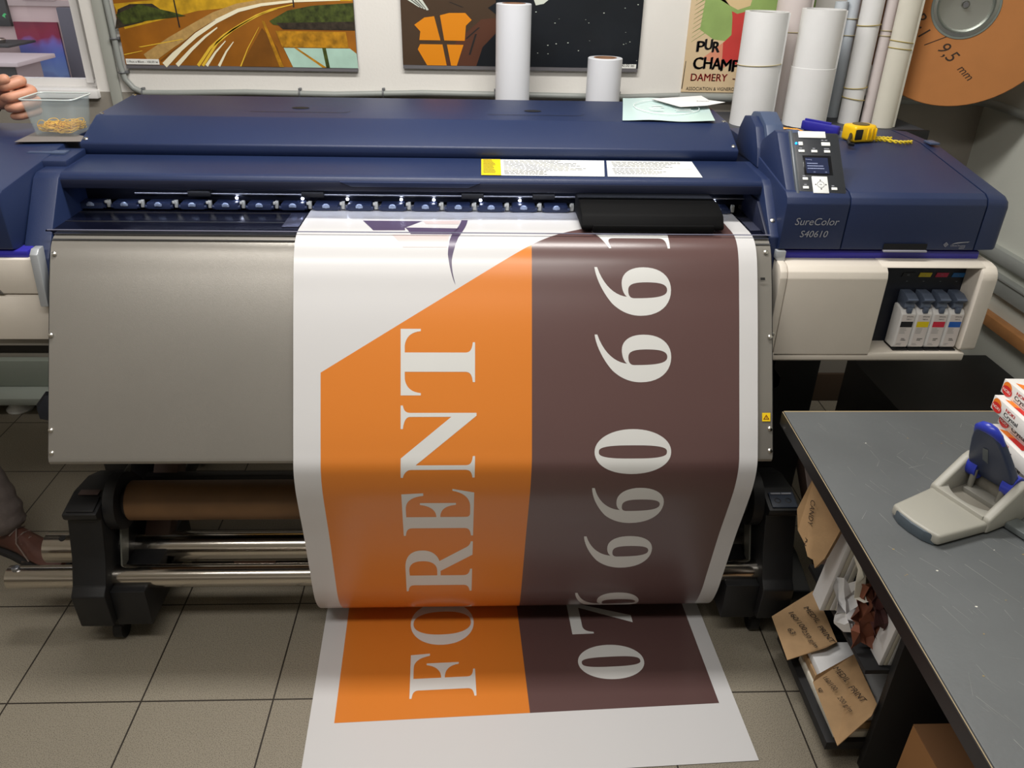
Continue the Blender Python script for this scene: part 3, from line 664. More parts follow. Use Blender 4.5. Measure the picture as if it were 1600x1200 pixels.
obj('ink_header', MB().prism([(1.86, 1.026), (fy+.014, 1.026), (fy+.018, 1.030), (fy+.04, 1.034), (1.86, 1.034)], .95, 1.20, .001), BEIGE, ib)
obj('ink_bay_back', MB().box(.962, 1.192, 1.795, 1.82, .806, 1.03), mat('bay_dark_blue', (20, 24, 36), .5), ib)
m_ = MB()
for q, (a, ltr) in enumerate(((1.008, 'BK'), (1.050, 'Y'), (1.092, 'M'), (1.133, 'C'))):
    m_.prism([(a+.024, .983), (a+.054, .983), (a+.057, .994), (a+.027, .994)], 1.793, 1.795, 0, q, axis='y')
    text(m_, ltr, (a+.0405, 1.793, .9865), X, Z, size=.004, off=.0005, mi=4, center=True)
    m_.flat([[(0, .002), (.003, 0), (.006, .002)]], (a+.038, 1.795, .970), X, Z, .0005, 4)
CK = [mat('ink_black_label', (30, 30, 36), .5), mat('ink_yellow_label', (210, 188, 40), .5), mat('ink_magenta_label', (190, 44, 78), .5), mat('ink_cyan_label', (36, 110, 176), .5), mat('tag_grey', (120, 124, 130), .5)]
obj('ink_colour_tag', m_, CK, ib)
m_ = MB(); screw(m_, (.711, fy, .86), (0, -1, 0), .005); screw(m_, (.711, fy, .797), (0, -1, 0), .005); obj('housing_screw', m_, SCREW, ib)

# pressure lever housing and control panel
lv = part('pressure_lever_housing', MB().prism([(2.0, 1.196), (2.02, 1.24), (2.06, 1.285), (2.115, 1.302), (2.16, 1.295), (2.19, 1.26), (2.2, 1.196)], .70, .722, .003), NAVY)
obj('lever_rim', MB().prism([(1.97, 1.19), (2.00, 1.245), (2.05, 1.292), (2.11, 1.313), (2.165, 1.305), (2.2, 1.27), (2.21, 1.19)], .722, .768, .004), SLATE, lv)
obj('lever_grip', MB().prism([(1.955, 1.195), (1.985, 1.272), (2.035, 1.285), (2.08, 1.25), (2.08, 1.195)], .766, .808, .007), SLATE, lv)
obj('grip_pocket', MB().flat([[(.007, .012), (.034, .012), (.034, .052), (.012, .056)]], (.766, 1.9618, 1.2085), X, Vector((0, .363, .932)), .0012), mat('recess_black', (8, 9, 14)), lv)
cpM = Matrix.Translation((.790, 1.852, 1.2435)) @ Matrix.Rotation(math.radians(-3), 4, 'Z') @ Matrix.Rotation(math.radians(41), 4, 'X') @ Matrix.Scale(1.04, 4)
# plate local: x right, y up along the face, z out
def cp(p): return cpM @ Vector(p)
def cbox(mb, x0, x1, y0, y1, z0, z1, b=0, mi=0): return mb.box(x0, x1, y0, y1, z0, z1, b, mi, cpM)
arm = part('control_arm', MB().prism([(2.06, 1.19), (2.02, 1.262), (1.945, 1.300), (1.925, 1.298), (1.79, 1.182), (1.785, 1.172), (2.06, 1.17)], .708, .742, .004), NAVY)
cpn = part('control_panel', cbox(MB(), -.050, .058, -.084, .084, -.030, 0, .006), mat('panel_charcoal', (40, 43, 48), .42, bump=.2, bscale=900))
obj('panel_side_rail', cbox(MB(), -.056, -.048, -.086, .086, -.034, .003, .003), mat('rail_grey', (84, 90, 96), .35), cpn)
BW = mat('button_white', (226, 228, 226), .4)
obj('name_tab', cbox(MB(), -.036, .026, .066, .084, 0, .0025, .001), BW, cpn)
for bx, by, bw, bh in ((-.033, .050, .010, .010), (.024, .050, .020, .010), (-.033, .030, .014, .007), (-.004, .030, .014, .007), (.025, .030, .014, .007),
                       (-.032, -.044, .012, .007), (-.033, -.067, .013, .007), (.030, -.069, .013, .007)):
    obj('panel_button', cbox(MB(), bx-bw/2, bx+bw/2, by-bh/2, by+bh/2, 0, .0022, .001), BW, cpn)
obj('power_led', MB().sphere(cp((-.043, .051, .0008)), .0028), mat('led_blue', (20, 130, 255), .3, emit=4), cpn)
obj('screen_bezel', cbox(MB(), -.032, .032, -.033, .019, -.001, .0006, .0004), GLOSSB, cpn)
m_ = cbox(MB(), -.027, .024, -.029, .013, 0, .0009)
O = cp((-.026, .006, .001)); U1 = (cpM.to_3x3() @ X).normalized(); V1 = (cpM.to_3x3() @ Y).normalized()
text(m_, 'Printing', O, U1, V1, width=.014, off=.0006, mi=1)
lines(m_, cp((-.024, -.004, .001)), U1, V1, .045, 3, .007, .0022, 1, .0004)
text(m_, 'ok', cp((-.012, -.027, .001)), U1, V1, width=.005, off=.0006, mi=1); text(m_, 'ok', cp((.014, -.027, .001)), U1, V1, width=.005, off=.0006, mi=1)
obj('screen', m_, [mat('lcd_blue', (34, 42, 70), .25), mat('lcd_text', (150, 160, 196), .4)], cpn)
m_ = cbox(MB(), -.018, .017, -.082, -.038, 0, .003, .0012)
Or = cp((0, -.060, .003))
m_.flat([ell(0, 0, .0085, .0085), ell(0, 0, .0078, .0078)], Or, U1, V1, .0006, 1)
text(m_, 'OK', cp((0, -.0615, .003)), U1, V1, size=.0032, off=.0006, mi=1, center=True)
for q in range(4):
    c_, s_ = math.cos(q*PI/2), math.sin(q*PI/2)
    tri = [(.014, 0), (.0105, .0022), (.0105, -.0022)]
    m_.flat([[(a*c_-b*s_, a*s_+b*c_) for a, b in tri]], Or, U1, V1, .0006, 1)
obj('ok_pad', m_, [BW, INKBLK], cpn)
obj('panel_support', MB().prism([(2.02, 1.20), (1.99, 1.27), (1.93, 1.275), (1.84, 1.20)], .742, .835, .004), NAVYD, cpn)
m_ = MB()
for bx, by in ((.018, .060), (.026, .060), (-.034, .037), (-.004, .037), (.022, .037), (.028, .037), (-.034, -.037), (-.033, -.060), (.028, -.062)):
    obj('button_symbol', MB().flat([[(0, 0), (.006, 0), (.006, .0022), (0, .0022)]], cp((bx-.003, by, 0)), U1, V1, .0006), mat('lettering_grey', (150, 152, 160)), cpn)
# left housing
HL = [(1.76, 1.05), (1.738, 1.058), (1.736, 1.165), (1.744, 1.180), (1.762, 1.186), (2.12, 1.224), (2.30, 1.224), (2.30, 1.05)]
lh = part('left_housing', MB().prism(HL, -1.47, -1.046, .004), NAVY)
obj('step_plate', MB().prism([(2.06, 1.19), (2.06, 1.2115), (1.95, 1.2055), (1.95, 1.18)], -1.135, -.99, .003), NAVY, lh)
obj('step_slot', MB().box(-1.105, -1.015, 2.00, 2.03, 1.207, 1.213, .001), SLATE, lh)
part('indigo_band', MB().box(-1.46, -1.02, 1.742, 2.25, 1.036, 1.053, .004), INDIGO)
bb = part('left_lower_housing', MB().box(-1.47, -1.0, 1.735, 2.25, .835, .950, .004), BEIGE)
obj('upper_panel', MB().box(-1.47, -1.0, 1.732, 2.25, .9525, 1.037, .004), BEIGE, bb)
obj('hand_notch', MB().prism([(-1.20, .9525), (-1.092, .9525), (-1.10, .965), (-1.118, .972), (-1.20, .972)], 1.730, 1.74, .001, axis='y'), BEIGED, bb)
obj('bottom_lip', MB().box(-1.47, -1.0, 1.75, 2.25, .812, .835, .002), mat('lip_grey', (132, 128, 120), .5), bb)
obj('side_trim', MB().prism([(1.738, 1.06), (1.725, 1.05), (1.712, .93), (1.74, .925), (1.76, 1.06)], -1.008, -.990, .002), mat('trim_silver', (176, 180, 184)), bb)
# stand
st = part('stand_beam', MB().box(-1.42, 1.12, 1.97, 2.06, .68, .735, .004), BLACK)
for sx, x0_ in ((-1, -1.09), (1, .80)):
    lg = part('stand_leg', MB().box(x0_, x0_+.15, 1.93, 2.12, .10, .70, .008), BLACK)
    obj('leg_foot', MB().prism([(1.62, .085), (1.62, .12), (1.75, .15), (2.35, .15), (2.48, .12), (2.48, .085)], x0_+.03, x0_+.12, .006), BLACK, lg)
    obj('leg_brace', MB().prism([(2.0, .35), (1.72, .13), (1.66, .13), (1.98, .42)], x0_+.155, x0_+.225, .004), mat('brace_brown', (92, 72, 64), .5), lg)
    for yy in (1.80, 2.44):
        cx = x0_+.075
        obj('caster', MB().tube([(cx-.014, yy, .032), (cx+.014, yy, .032)], .032, 20).box(cx-.018, cx+.018, yy-.02, yy+.03, .045, .088, .004), mat('caster_black', (16, 16, 18), .5), lg)
part('stand_crossbar', MB().box(-.95, .82, 2.16, 2.22, .30, .38, .005), BLACK)
part('bracket_plate', MB().prism([(.70, .78), (.845, .78), (.862, .725), (.83, .725), (.82, .66), (.845, .63), (.845, .60), (.82, .585), (.80, .62), (.70, .62)], 1.93, 1.95, .003, axis='y'), NAVYD)
part('lower_bracket', MB().box(.70, .80, 1.96, 2.0, .30, .62, .004), NAVYD)
part('height_lever', MB().tube([(-1.02, 1.9, .66), (-1.13, 1.86, .605)], .016, 6).tube([(-1.13, 1.865, .61), (-1.15, 1.855, .575), (-1.155, 1.85, .55)], [.022, .03, .02], 6), mat('lever_blue_black', (28, 32, 42), .5))
part('drain_post', MB().prism([(.93, .80), (1.03, .80), (.97, .50), (.88, .20), (.83, .20), (.87, .52)], 2.24, 2.30, .004, axis='y'), mat('post_grey', (176, 186, 190), .45))
part('power_cable', MB().tube([(1.03, 2.2, .80), (.97, 2.12, .68), (.90, 2.03, .56), (.86, 1.98, .45), (.84, 1.95, .3), (.83, 2.0, .012), (.9, 2.3, .006)], .006, 8), mat('cable_black', (14, 14, 16), .5))

# ------------------------------------------------------------------ take-up unit under the banner
TU = thing('take_up_unit', 'black take-up stand with two chrome rails under the printer front', 'take-up stand', (-.12, 1.7, 0))
HP = [(1.600, .418), (1.602, .402), (1.618, .388), (1.588, .29), (1.556, .225), (1.535, .205), (1.54, .10), (1.86, .10), (1.87, .34), (1.82, .40), (1.76, .425), (1.68, .434)]
for nm, xa, xb, s in (('l', -1.04, -.955, 1), ('r', .742, .825, -1)):
    hs = obj('side_housing', MB().prism(HP, xa, xb, .004), BLACK, TU)
    xi = xb if s > 0 else xa
    ff = obj('floor_foot', MB().box(min(xi, xi+.09*s), max(xi, xi+.09*s), 1.56, 1.90, .085, .20, .004).box(xa-.02, xb+.02, 1.575, 1.86, .075, .12, .003), BLACK, TU)
    obj('inner_bracket', MB().prism([(1.62, .22), (1.66, .22), (1.76, .40), (1.80, .44), (1.72, .44)], min(xi+.012*s, xi+.016*s), max(xi+.012*s, xi+.016*s), 0), mat('bracket_grey', (112, 112, 104), .45, metal=.4), TU)
    obj('core_flange', MB().tube([(xi+.002*s, 1.70, .388), (xi+.03*s, 1.70, .388), (xi+.035*s, 1.70, .388), (xi+.06*s, 1.70, .388)], [.075, .075, .0445, .0445], 32), BLACK, TU)
    m_ = MB(); screw(m_, (xi+.045*s, 1.60, .2), (0, 0, 1), .005); screw(m_, (xi+.045*s, 1.74, .2), (0, 0, 1), .005); obj('foot_screw', m_, SCREW, TU)
    for yy in (1.61, 1.83):
        cx = (xa+xb)/2+.02*s
        obj('caster', MB().tube([(cx-.012, yy, .03), (cx+.012, yy, .03)], .03, 20).box(cx-.017, cx+.017, yy-.018, yy+.025, .045, .08, .004), mat('caster_black', (16, 16, 18)), TU)
    # switch plate on the sloping top
    tp = obj('switch_plate', MB().prism([(1.607, .4205), (1.607, .424), (1.655, .436), (1.655, .430)], xa+.010, xb-.008, .0008), mat('plate_slate', (44, 52, 66), .45) if s < 0 else BLACK, TU)
    if s < 0:
        for cx in (xa+.028, xa+.056):
            obj('toggle_port', MB().lathe([(.0085, 0), (.0085, .002), (.006, .0025), (.006, -.003), (0, -.003)], Matrix.Translation((cx, 1.628, .4275)) @ Matrix.Rotation(-.24, 4, 'X') @ Matrix.Rotation(.5, 4, 'X'), 16), INKBLK, tp)
            obj('port_label', MB().box(cx-.013, cx+.013, 1.646, 1.652, .4345, .4365, .0004), mat('lettering_grey', (150, 152, 160)), tp)
    else:
        obj('port_label', MB().box(xa+.02, xa+.07, 1.66, 1.68, .434, .4375, .0005), mat('label_brown', (70, 56, 52), .6), TU)
obj('chrome_rail', MB().tube([(-1.228, 1.615, .205), (.80, 1.615, .205)], .030, 32), CHROME, TU)
obj('chrome_rail', MB().tube([(-1.205, 1.765, .178), (.80, 1.765, .178)], .043, 32), CHROME, TU)
obj('rail_bolt', MB().lathe([(.010, 0), (.010, .008), (.006, .010), (0, .010)], Matrix.Translation((-1.205, 1.612, .233)), 12), STEEL, TU)
obj('rail_hole', MB().lathe([(0, 0), (.009, 0)], Matrix.Translation((-1.155, 1.752, .2198)) @ Matrix.Rotation(.3, 4, 'X'), 16), INKBLK, TU)
obj('rear_bar', MB().box(-.95, .74, 1.875, 1.90, .30, .34, .003), BLACK, TU)
obj('floor_rail', MB().box(-.86, .66, 1.84, 1.875, .03, .075, .003), mat('rail_brown', (52, 46, 42), .5, metal=.4), TU)
obj('take_up_sensor', MB().box(-.72, -.60, 1.80, 1.83, .08, .11, .003), mat('sensor_rust', (120, 88, 74), .5), TU)
tag(obj('cardboard_core', MB().lathe([(.046, -.80), (.052, -.80), (.052, .80), (.046, .80), (.046, -.80)], Matrix.Translation((-.11, 1.70, .388)) @ Matrix.Rotation(PI/2, 4, 'Y'), 48), KRAFTD, origin=(-.11, 1.70, .336)),
    'empty brown cardboard core tube held across the take-up stand', 'tube')

# ------------------------------------------------------------------ the printed banner
CP = [(2.06, 1.0855), (1.94, 1.0862), (1.85, 1.0864), (1.805, 1.0858), (1.780, 1.0815), (1.757, 1.0695), (1.737, 1.0495), (1.716, 1.0185), (1.692, .977), (1.6605, .923), (1.59, .795), (1.52, .668), (1.500, .625), (1.4965, .574), (1.511, .49), (1.529, .404), (1.552, .26), (1.567, .175), (1.590, .118), (1.628, .072), (1.675, .042), (1.725, .028),
      (1.752, .018), (1.757, .010), (1.748, .004), (1.72, .0025), (1.6, .0022), (1.4, .002), (1.165, .002)]
def catmull(P, n=8):
    P = [Vector(p+(0,)) for p in P]; P = [2*P[0]-P[1]]+P+[2*P[-1]-P[-2]]; out = []
    for i in range(1, len(P)-2):
        p = P[i-1:i+3]; t = [0]
        for a, b in zip(p, p[1:]): t.append(t[-1]+max((b-a).length, 1e-6)**.5)
        for k_ in range(n):
            u = t[1]+(t[2]-t[1])*k_/n
            L = lambda a, b, ta, tb: ((tb-u)*a+(u-ta)*b)/(tb-ta)
            A1, A2, A3 = L(p[0], p[1], t[0], t[1]), L(p[1], p[2], t[1], t[2]), L(p[2], p[3], t[2], t[3])
            out.append(L(L(A1, A2, t[0], t[2]), L(A2, A3, t[1], t[3]), t[1], t[2]))
    out.append(P[-2]); return out
BC = catmull(CP); BS = [0.]
for a, b in zip(BC, BC[1:]): BS.append(BS[-1]+(b-a).length)
BN = []
for i in range(len(BC)):
    d_ = (BC[min(i+1, len(BC)-1)]-BC[max(i-1, 0)]).normalized(); BN.append((d_.y, -d_.x))
def bmap(x, s, off):
    s = min(max(s, 0), BS[-1]-1e-9)
    lo, hi = 0, len(BS)-1
    while hi-lo > 1:
        md = (lo+hi)//2
        if BS[md] <= s: lo = md
        else: hi = md
    q = (s-BS[lo])/(BS[lo+1]-BS[lo])
    p = BC[lo].lerp(BC[lo+1], q); ny = BN[lo][0]*(1-q)+BN[lo+1][0]*q; nz = BN[lo][1]*(1-q)+BN[lo+1][1]*q
    r_ = min(max((s-1.36)/.22, 0), 1); r_ = r_*r_*(3-2*r_)
    if s > 1.36: xx = x-.0135*r_+.05*max(0, s-1.6)
    else: xx = x
    h = min(max((s-.80)/.5, 0), 1); xx -= .012*h*(1-r_)
    yy = p.x+.042*(x-.1)*r_
    return (xx, yy+ny*off, p.y+nz*off)
def bend(polys, off):
    """polys: list of (contours, material index) in (x,s); cut along the bend lines, then wrapped"""
    mb = MB()
    for cs, mi in polys:
        tmp = MB().flat(cs, (0, 0, 0), X, Y)
        bm = bmesh.new(); vv = [bm.verts.new(v) for v in tmp.v]
        for f in tmp.f: bm.faces.new([vv[i] for i in f])
        lo = min(v.co.y for v in bm.verts); hi = max(v.co.y for v in bm.verts)
        for s in BS[1:-1]:
            if lo < s < hi:
                bmesh.ops.bisect_plane(bm, geom=bm.verts[:]+bm.edges[:]+bm.faces[:], plane_co=(0, s, 0), plane_no=(0, 1, 0), dist=1e-7)
        bm.verts.index_update()
        mb.add([bmap(v.co.x, v.co.y, off) for v in bm.verts], [[v.index for v in f.verts][::-1] for f in bm.faces], mi, True); bm.free()
    return mb
G = {
 'T': ['M .20 0 L .80 0 L .80 .03 C .70 .04 .645 .06 .645 .13 L .645 .945 L .75 .945 C .87 .93 .95 .87 .965 .73 L 1 .73 L 1 1 L 0 1 L 0 .73 L .035 .73 C .05 .87 .13 .93 .25 .945 L .355 .945 L .355 .13 C .355 .06 .30 .04 .20 .03'],
 'N': ['M 0 0 L .31 0 L .31 .03 C .22 .04 .185 .06 .185 .13 L .185 .80 L .86 -.02 L .90 -.02 L .90 .87 C .90 .94 .94 .96 1 .97 L 1 1 L .68 1 L .68 .97 C .76 .96 .845 .94 .845 .87 L .845 .32 L .28 1 L 0 1 L 0 .97 C .06 .96 .12 .92 .12 .86 L .12 .13 C .12 .06 .08 .04 0 .03'],
 'E': ['M 0 0 L .93 0 L 1 .30 L .965 .30 C .92 .12 .80 .05 .62 .05 L .50 .05 C .43 .05 .42 .08 .42 .12 L .42 .47 C .55 .47 .66 .42 .68 .25 L .72 .25 L .72 .75 L .68 .75 C .66 .60 .55 .525 .42 .525 L .42 .95 L .58 .95 C .75 .95 .84 .88 .87 .70 L .92 .70 L .90 1 L 0 1 L 0 .97 C .09 .96 .17 .95 .17 .87 L .17 .13 C .17 .05 .09 .04 0 .03'],
 'F': ['M 0 0 L .60 0 L .60 .03 C .50 .04 .43 .05 .43 .13 L .43 .47 C .58 .47 .70 .42 .73 .25 L .77 .25 L .77 .75 L .73 .75 C .70 .60 .58 .525 .43 .525 L .43 .95 L .66 .95 C .82 .95 .90 .88 .95 .70 L 1 .70 L .98 1 L 0 1 L 0 .97 C .09 .96 .17 .95 .17 .87 L .17 .13 C .17 .05 .09 .04 0 .03'],
 'R': ['M 0 0 L .46 0 L .46 .03 C .38 .04 .33 .06 .33 .13 L .33 .475 L .42 .475 L .74 0 L 1 0 L 1 .03 C .93 .04 .90 .07 .87 .12 L .62 .49 C .74 .52 .83 .60 .83 .74 C .83 .92 .70 1 .48 1 L 0 1 L 0 .97 C .08 .96 .13 .95 .13 .87 L .13 .13 C .13 .06 .08 .04 0 .03',
       'M .33 .525 L .33 .94 L .43 .945 C .55 .945 .62 .88 .62 .735 C .62 .60 .55 .525 .42 .525'],
 '6': ['M 1 1 C .75 .98 .45 .88 .25 .77 C .08 .66 0 .53 0 .40 C 0 .15 .22 0 .53 0 C .82 0 1 .14 1 .36 C 1 .55 .86 .645 .68 .645 C .55 .645 .44 .62 .39 .575 C .41 .72 .60 .88 1 .965',
       'M .36 .48 C .36 .18 .40 .05 .53 .05 C .66 .05 .69 .15 .69 .32 C .69 .50 .64 .56 .53 .56 C .45 .56 .36 .55 .36 .48'],
 '7': ['M 0 1 L 1 1 L 1 .96 L .50 0 L .28 0 L .80 .82 L .24 .82 C .12 .82 .06 .76 .05 .66 L 0 .66'],
 '1': ['M 0 0 L 1 0 L 1 .03 C .82 .04 .72 .06 .72 .14 L .72 1 L .62 1 L 0 .80 L 0 .77 C .15 .80 .32 .84 .32 .72 L .32 .14 C .32 .06 .2 .04 0 .03'],
}
def glyph(ch, xb, xt, sa, sb):
    """glyph set sideways: baseline at x=xb, cap line at x=xt, running from s=sb (left side) up to s=sa (right side)"""
    if ch == 'O': cs = [ell(.5, .5, .5, .52, 56, 2.1), ell(.5, .5, .27, .475, 56, 2.3)]
    elif ch == '0': cs = [ell(.5, .5, .5, .5, 56, 2.05), ell(.5, .5, .145, .445, 56, 2.9)]
    else: cs = [path(c, 10) for c in G[ch]]
    return [[(xb+(xt-xb)*v, sb+(sa-sb)*u) for u, v in c] for c in cs]
BAN = thing('printed_banner', 'orange, brown and white printed banner lettered FOR RENT coming out of the printer', 'banner', (.1, 1.5, .002))
sheet = [([[(-.4245, .0), (.6435, .0), (.6435, BS[-1]), (-.4245, BS[-1])]], 0)]
obj('vinyl_sheet', bend(sheet, 0), VINYLW, BAN)
pr = [([[(-.363, .603), (.118, .305), (.118, 1.976), (-.363, 1.976)]], 0),
      ([[(.118, .305), (.36, .163), (.600, .163), (.600, 1.976), (.118, 1.976)]], 1)]
gl = []
xb, xt = -.0125, -.182
for ch, sa, sb in (('T', .503, .655), ('N', .678, .846), ('E', .878, 1.046), ('R', 1.068, 1.262), ('R', 1.352, 1.53), ('O', 1.583, 1.743), ('F', 1.772, 1.916)):
    gl.append((glyph(ch, xb, xt, sa, sb), 2))
xb, xt = .4405, .2625
for ch, sa, sb in (('1', .218, .313), ('6', .359, .4715), ('6', .515, .625), ('0', .733, .8385), ('6', .878, 1.003), ('6', 1.053, 1.174), ('6', 1.278, 1.40), ('7', 1.602, 1.727), ('0', 1.770, 1.886)):
    gl.append((glyph(ch, xb, xt, sa, sb), 2))
# the house mark at the top of the print
em = [([[(-.2844, .1795), (-.1408, .1800), (-.1789, .2337), (-.1767, .2514), (-.2511, .2530)]], 3),
      ([[(-.1784, .2311), (-.0500, .2350), (-.0650, .2714), (-.1618, .2714)]], 3),
      ([[(-.1393, .1805), (-.0480, .1740), (-.0519, .2032), (-.1302, .2032)]], 4),
      ([path('M -.0465 .1700 L -.0309 .1697 C -.034 .225 -.042 .265 -.0516 .285 C -.058 .310 -.066 .335 -.0658 .350 C -.065 .375 -.060 .390 -.0573 .4016 C -.066 .385 -.073 .350 -.0748 .331 C -.0745 .305 -.070 .285 -.0667 .274 C -.058 .250 -.050 .215 -.0465 .170', 10)], 3),
      ([[(-.2052, .2752), (-.0720, .2745), (-.0765, .3136), (-.1770, .3143)]], 4)]
obj('printed_graphics', bend(pr+em, .0003), [VINYLO, VINYLB, VINYLW, VINYLP, VINYLT], BAN)
LW = mat('vinyl_letter_white', (212, 212, 209), .3)
for g_ in gl: obj('printed_letter', bend([(g_[0], 0)], .0006), LW, BAN)

# ------------------------------------------------------------------ ink packs in the open bay
CN = mat('connector_grey', (84, 94, 112), .4)
POUCH = mat('pouch_white', (222, 220, 218), .3, bump=.2, bscale=90)
PKL = [mat('pack_label_paper', (214, 206, 202), .5), mat('pack_black', (26, 26, 30), .5), mat('pack_yellow', (224, 200, 24), .5), mat('pack_red', (206, 44, 66), .5), mat('pack_blue', (30, 92, 180), .5), INKBLK, mat('fine_print', (150, 150, 150))]
for q, cn_ in enumerate(('black', 'yellow', 'red', 'blue')):
    xa = 1.028+q*.0405
    t = thing('ink_pack', 'white ink pack with a %s label in the open ink bay' % cn_, 'ink pack', (xa+.02, 1.76, .8125), 'ink packs in the printer bay'); t.scale = (1, 1, .88)
    obj('pouch', MB().prism([(1.748, .8125), (1.744, .82), (1.744, .918), (1.752, .928), (1.775, .934), (1.788, .934), (1.788, .8125)], xa, xa+.039, .004), POUCH, t)
    m_ = MB(); m_.flat([[(.005, .006), (.035, .006), (.035, .104), (.005, .104)]], (xa, 1.744, .8125), X, Z, .0006, 0)
    m_.flat([[(.005, .066), (.035, .066), (.035, .083), (.005, .083)]], (xa, 1.744, .8125), X, Z, .001, q+1)
    text(m_, 'EPSON', (xa+.016, 1.744, .9085), X, Z, width=.016, off=.001, mi=5)
    text(m_, 'T891%d' % (1, 4, 3, 2)[q], (xa+.016, 1.744, .9005), X, Z, width=.013, off=.001, mi=5)
    lines(m_, (xa+.007, 1.744, .873), X, Z, .022, 4, .0045, .0015, 6, .001, .8)
    lines(m_, (xa+.016, 1.744, .842), X, Z, .015, 2, .0045, .002, 5, .001, .95)
    lines(m_, (xa+.007, 1.744, .827), X, Z, .014, 2, .004, .0015, 6, .001, .95)
    obj('pack_label', m_, PKL, t)
    obj('connector', MB().prism([(1.752, .930), (1.748, .936), (1.752, .948), (1.74, .957), (1.738, .962), (1.762, .972), (1.79, .972), (1.79, .930)], xa+.006, xa+.032, .002)
        .box(xa+.013, xa+.025, 1.742, 1.752, .920, .938, .002), CN, t)
    obj('drip_tray', MB().box(xa+.0, xa+.0385, 1.738, 1.79, .8085, .8120, .0008), BLACK, t)

# ------------------------------------------------------------------ things lying on the printer
t = thing('plastic_sheet', 'pale mint plastic sheet embossed with an oval lying on the printer top', 'sheet', (.52, 2.33, 1.276))
n_ = 14; vs = []; fs = []
for i in range(n_+1):
    for j in range(n_+1):
        u, v = i/n_, j/n_
        xx = .380+u*.248-(.0)+v*(.045+u*.0); yy = 2.186+v*.285-u*.008
        vs.append((xx, yy, 1.2726+(yy-2.184)*.043+.003*math.sin(u*5+v*3)**2+.006*max(0, u-.9)*3*(1-v)))
for i in range(n_):
    for j in range(n_):
        a = i*(n_+1)+j; fs.append((a, a+n_+1, a+n_+2, a+1))
obj('sheet_film', MB().add(vs, fs, 0, True), mat('mint_plastic', (198, 222, 220), .3, spec=.6), t)
ring = [(.528+.092*math.cos(q), 2.335+.088*math.sin(q), 1.2795+.043*(.151+.088*math.sin(q))-.0015) for q in [i*PI/24 for i in range(48)]]
obj('embossed_oval', MB().tube(ring, .0012, 6, closed=True), mat('emboss_white', (236, 244, 244), .3), t)
m_ = MB()
for a, b, w_ in ((.475, 2.31, .05), (.49, 2.35, .035), (.545, 2.30, .06), (.55, 2.35, .04)):
    lines(m_, (a, b, 1.2835), X, Vector((0, 1, .043)), w_, 2, .02, .009, 0, .0002)
obj('embossed_marks', m_, mat('emboss_white', (236, 244, 244)), t)
m_ = MB().add([(.50, 2.42, 1.2925), (.56, 2.30, 1.2905), (.64, 2.325, 1.291), (.70, 2.35, 1.297), (.665, 2.40, 1.2945), (.66, 2.47, 1.2955)], [(0, 1, 2, 4, 5), (2, 3, 4)])
m_.add([(v[0], v[1], v[2]-.0008) for v in m_.v[:6]], [(5, 4, 2, 1, 0), (4, 3, 2)])
text(m_, 'Expres', (.625, 2.375, 1.2942), X, Y, width=.035, off=.0006, mi=1)
tag(obj('paper_slip', m_, [PAPERW, INKBLK], origin=(.6, 2.38, 1.29)), 'small white paper slip lying across the mint plastic sheet', 'slip')

t = thing('tape_measure', 'yellow tape measure with black side patch lying on the right end of the printer', 'tape measure', (1.012, 2.145, 1.2365), local=True, rot=(0, 0, .25))
m_ = MB().prism([(-.036, -.028), (.028, -.03), (.040, -.015), (.040, .015), (.028, .03), (-.036, .028)], .0, .042, .008, axis='z', seg=3)
for k_ in range(3): m_.box(.002+k_*.012, .006+k_*.012, -.0325, .031, .006, .036, .0015)
obj('case', m_, YELTAPE, t)
obj('side_patch', MB().box(-.034, -.012, -.0305, -.0275, .008, .034, .002), INKBLK, t)
obj('top_dial', MB().lathe([(0, .0415), (.022, .0415), (.022, .0435), (.016, .0445), (0, .0438)], None, 24), mat('dial_brown', (92, 76, 30), .4), t)
obj('wrist_strap', MB().tube([(-.034, -.012, .02), (-.05, -.03, .015), (-.065, -.045, .008), (-.072, -.06, .006), (-.06, -.062, .004)], .0045, 8), BLACK, t)
obj('tape_end', MB().box(.036, .052, -.006, .006, .004, .014, .001), STEEL, t)
m_ = MB()
for ph in (0, PI): m_.tube([(1.055+.09*q/30, 2.135-.03*q/30+.003*math.cos(q*.9+ph)+.008*math.sin(q*.25), 1.2405+.003*math.sin(q*.9+ph)) for q in range(31)], .0022, 6)
for ph in (0, PI): m_.tube([(1.058+.045*q/16, 2.15-.008*q/16+.003*math.cos(q*.9+ph), 1.243+.003*math.sin(q*.9+ph)) for q in range(17)], .002, 6)
tag(obj('twisted_cord', m_, mat('yellow_cord', (222, 196, 40), .6), origin=(1.08, 2.13, 1.2365)), 'short twisted yellow cord trailing right of the tape measure', 'cord')
t = thing('clamp_tool', 'dark blue plastic hand tool lying beside the grey control panel', 'tool', (.925, 2.225, 1.2365), local=True, rot=(0, 0, -.95))
t.scale = (.74, .8, .8)
obj('tool_body', MB().prism([(-.055, -.014), (-.03, -.022), (.03, -.016), (.095, -.010), (.10, .004), (.03, .014), (-.04, .02), (-.058, .008)], .010, .040, .005, axis='z'), mat('tool_blue', (44, 42, 150), .35), t)
obj('tool_ridge', MB().box(-.05, .06, -.004, .004, .038, .046, .002), mat('tool_blue', (44, 42, 150)), t)
obj('tool_blade', MB().box(.03, .115, .012, .016, .002, .022, .001), mat('blade_pale', (206, 216, 220), .3, metal=.5), t)
obj('tool_foot', MB().box(-.04, .07, -.012, .012, 0, .011, .002), BLACK, t)
t = thing('pliers', 'pliers with orange and black handles half hidden behind the control panel', 'pliers', (.83, 2.175, 1.2365), local=True, rot=(0, 0, -.35))
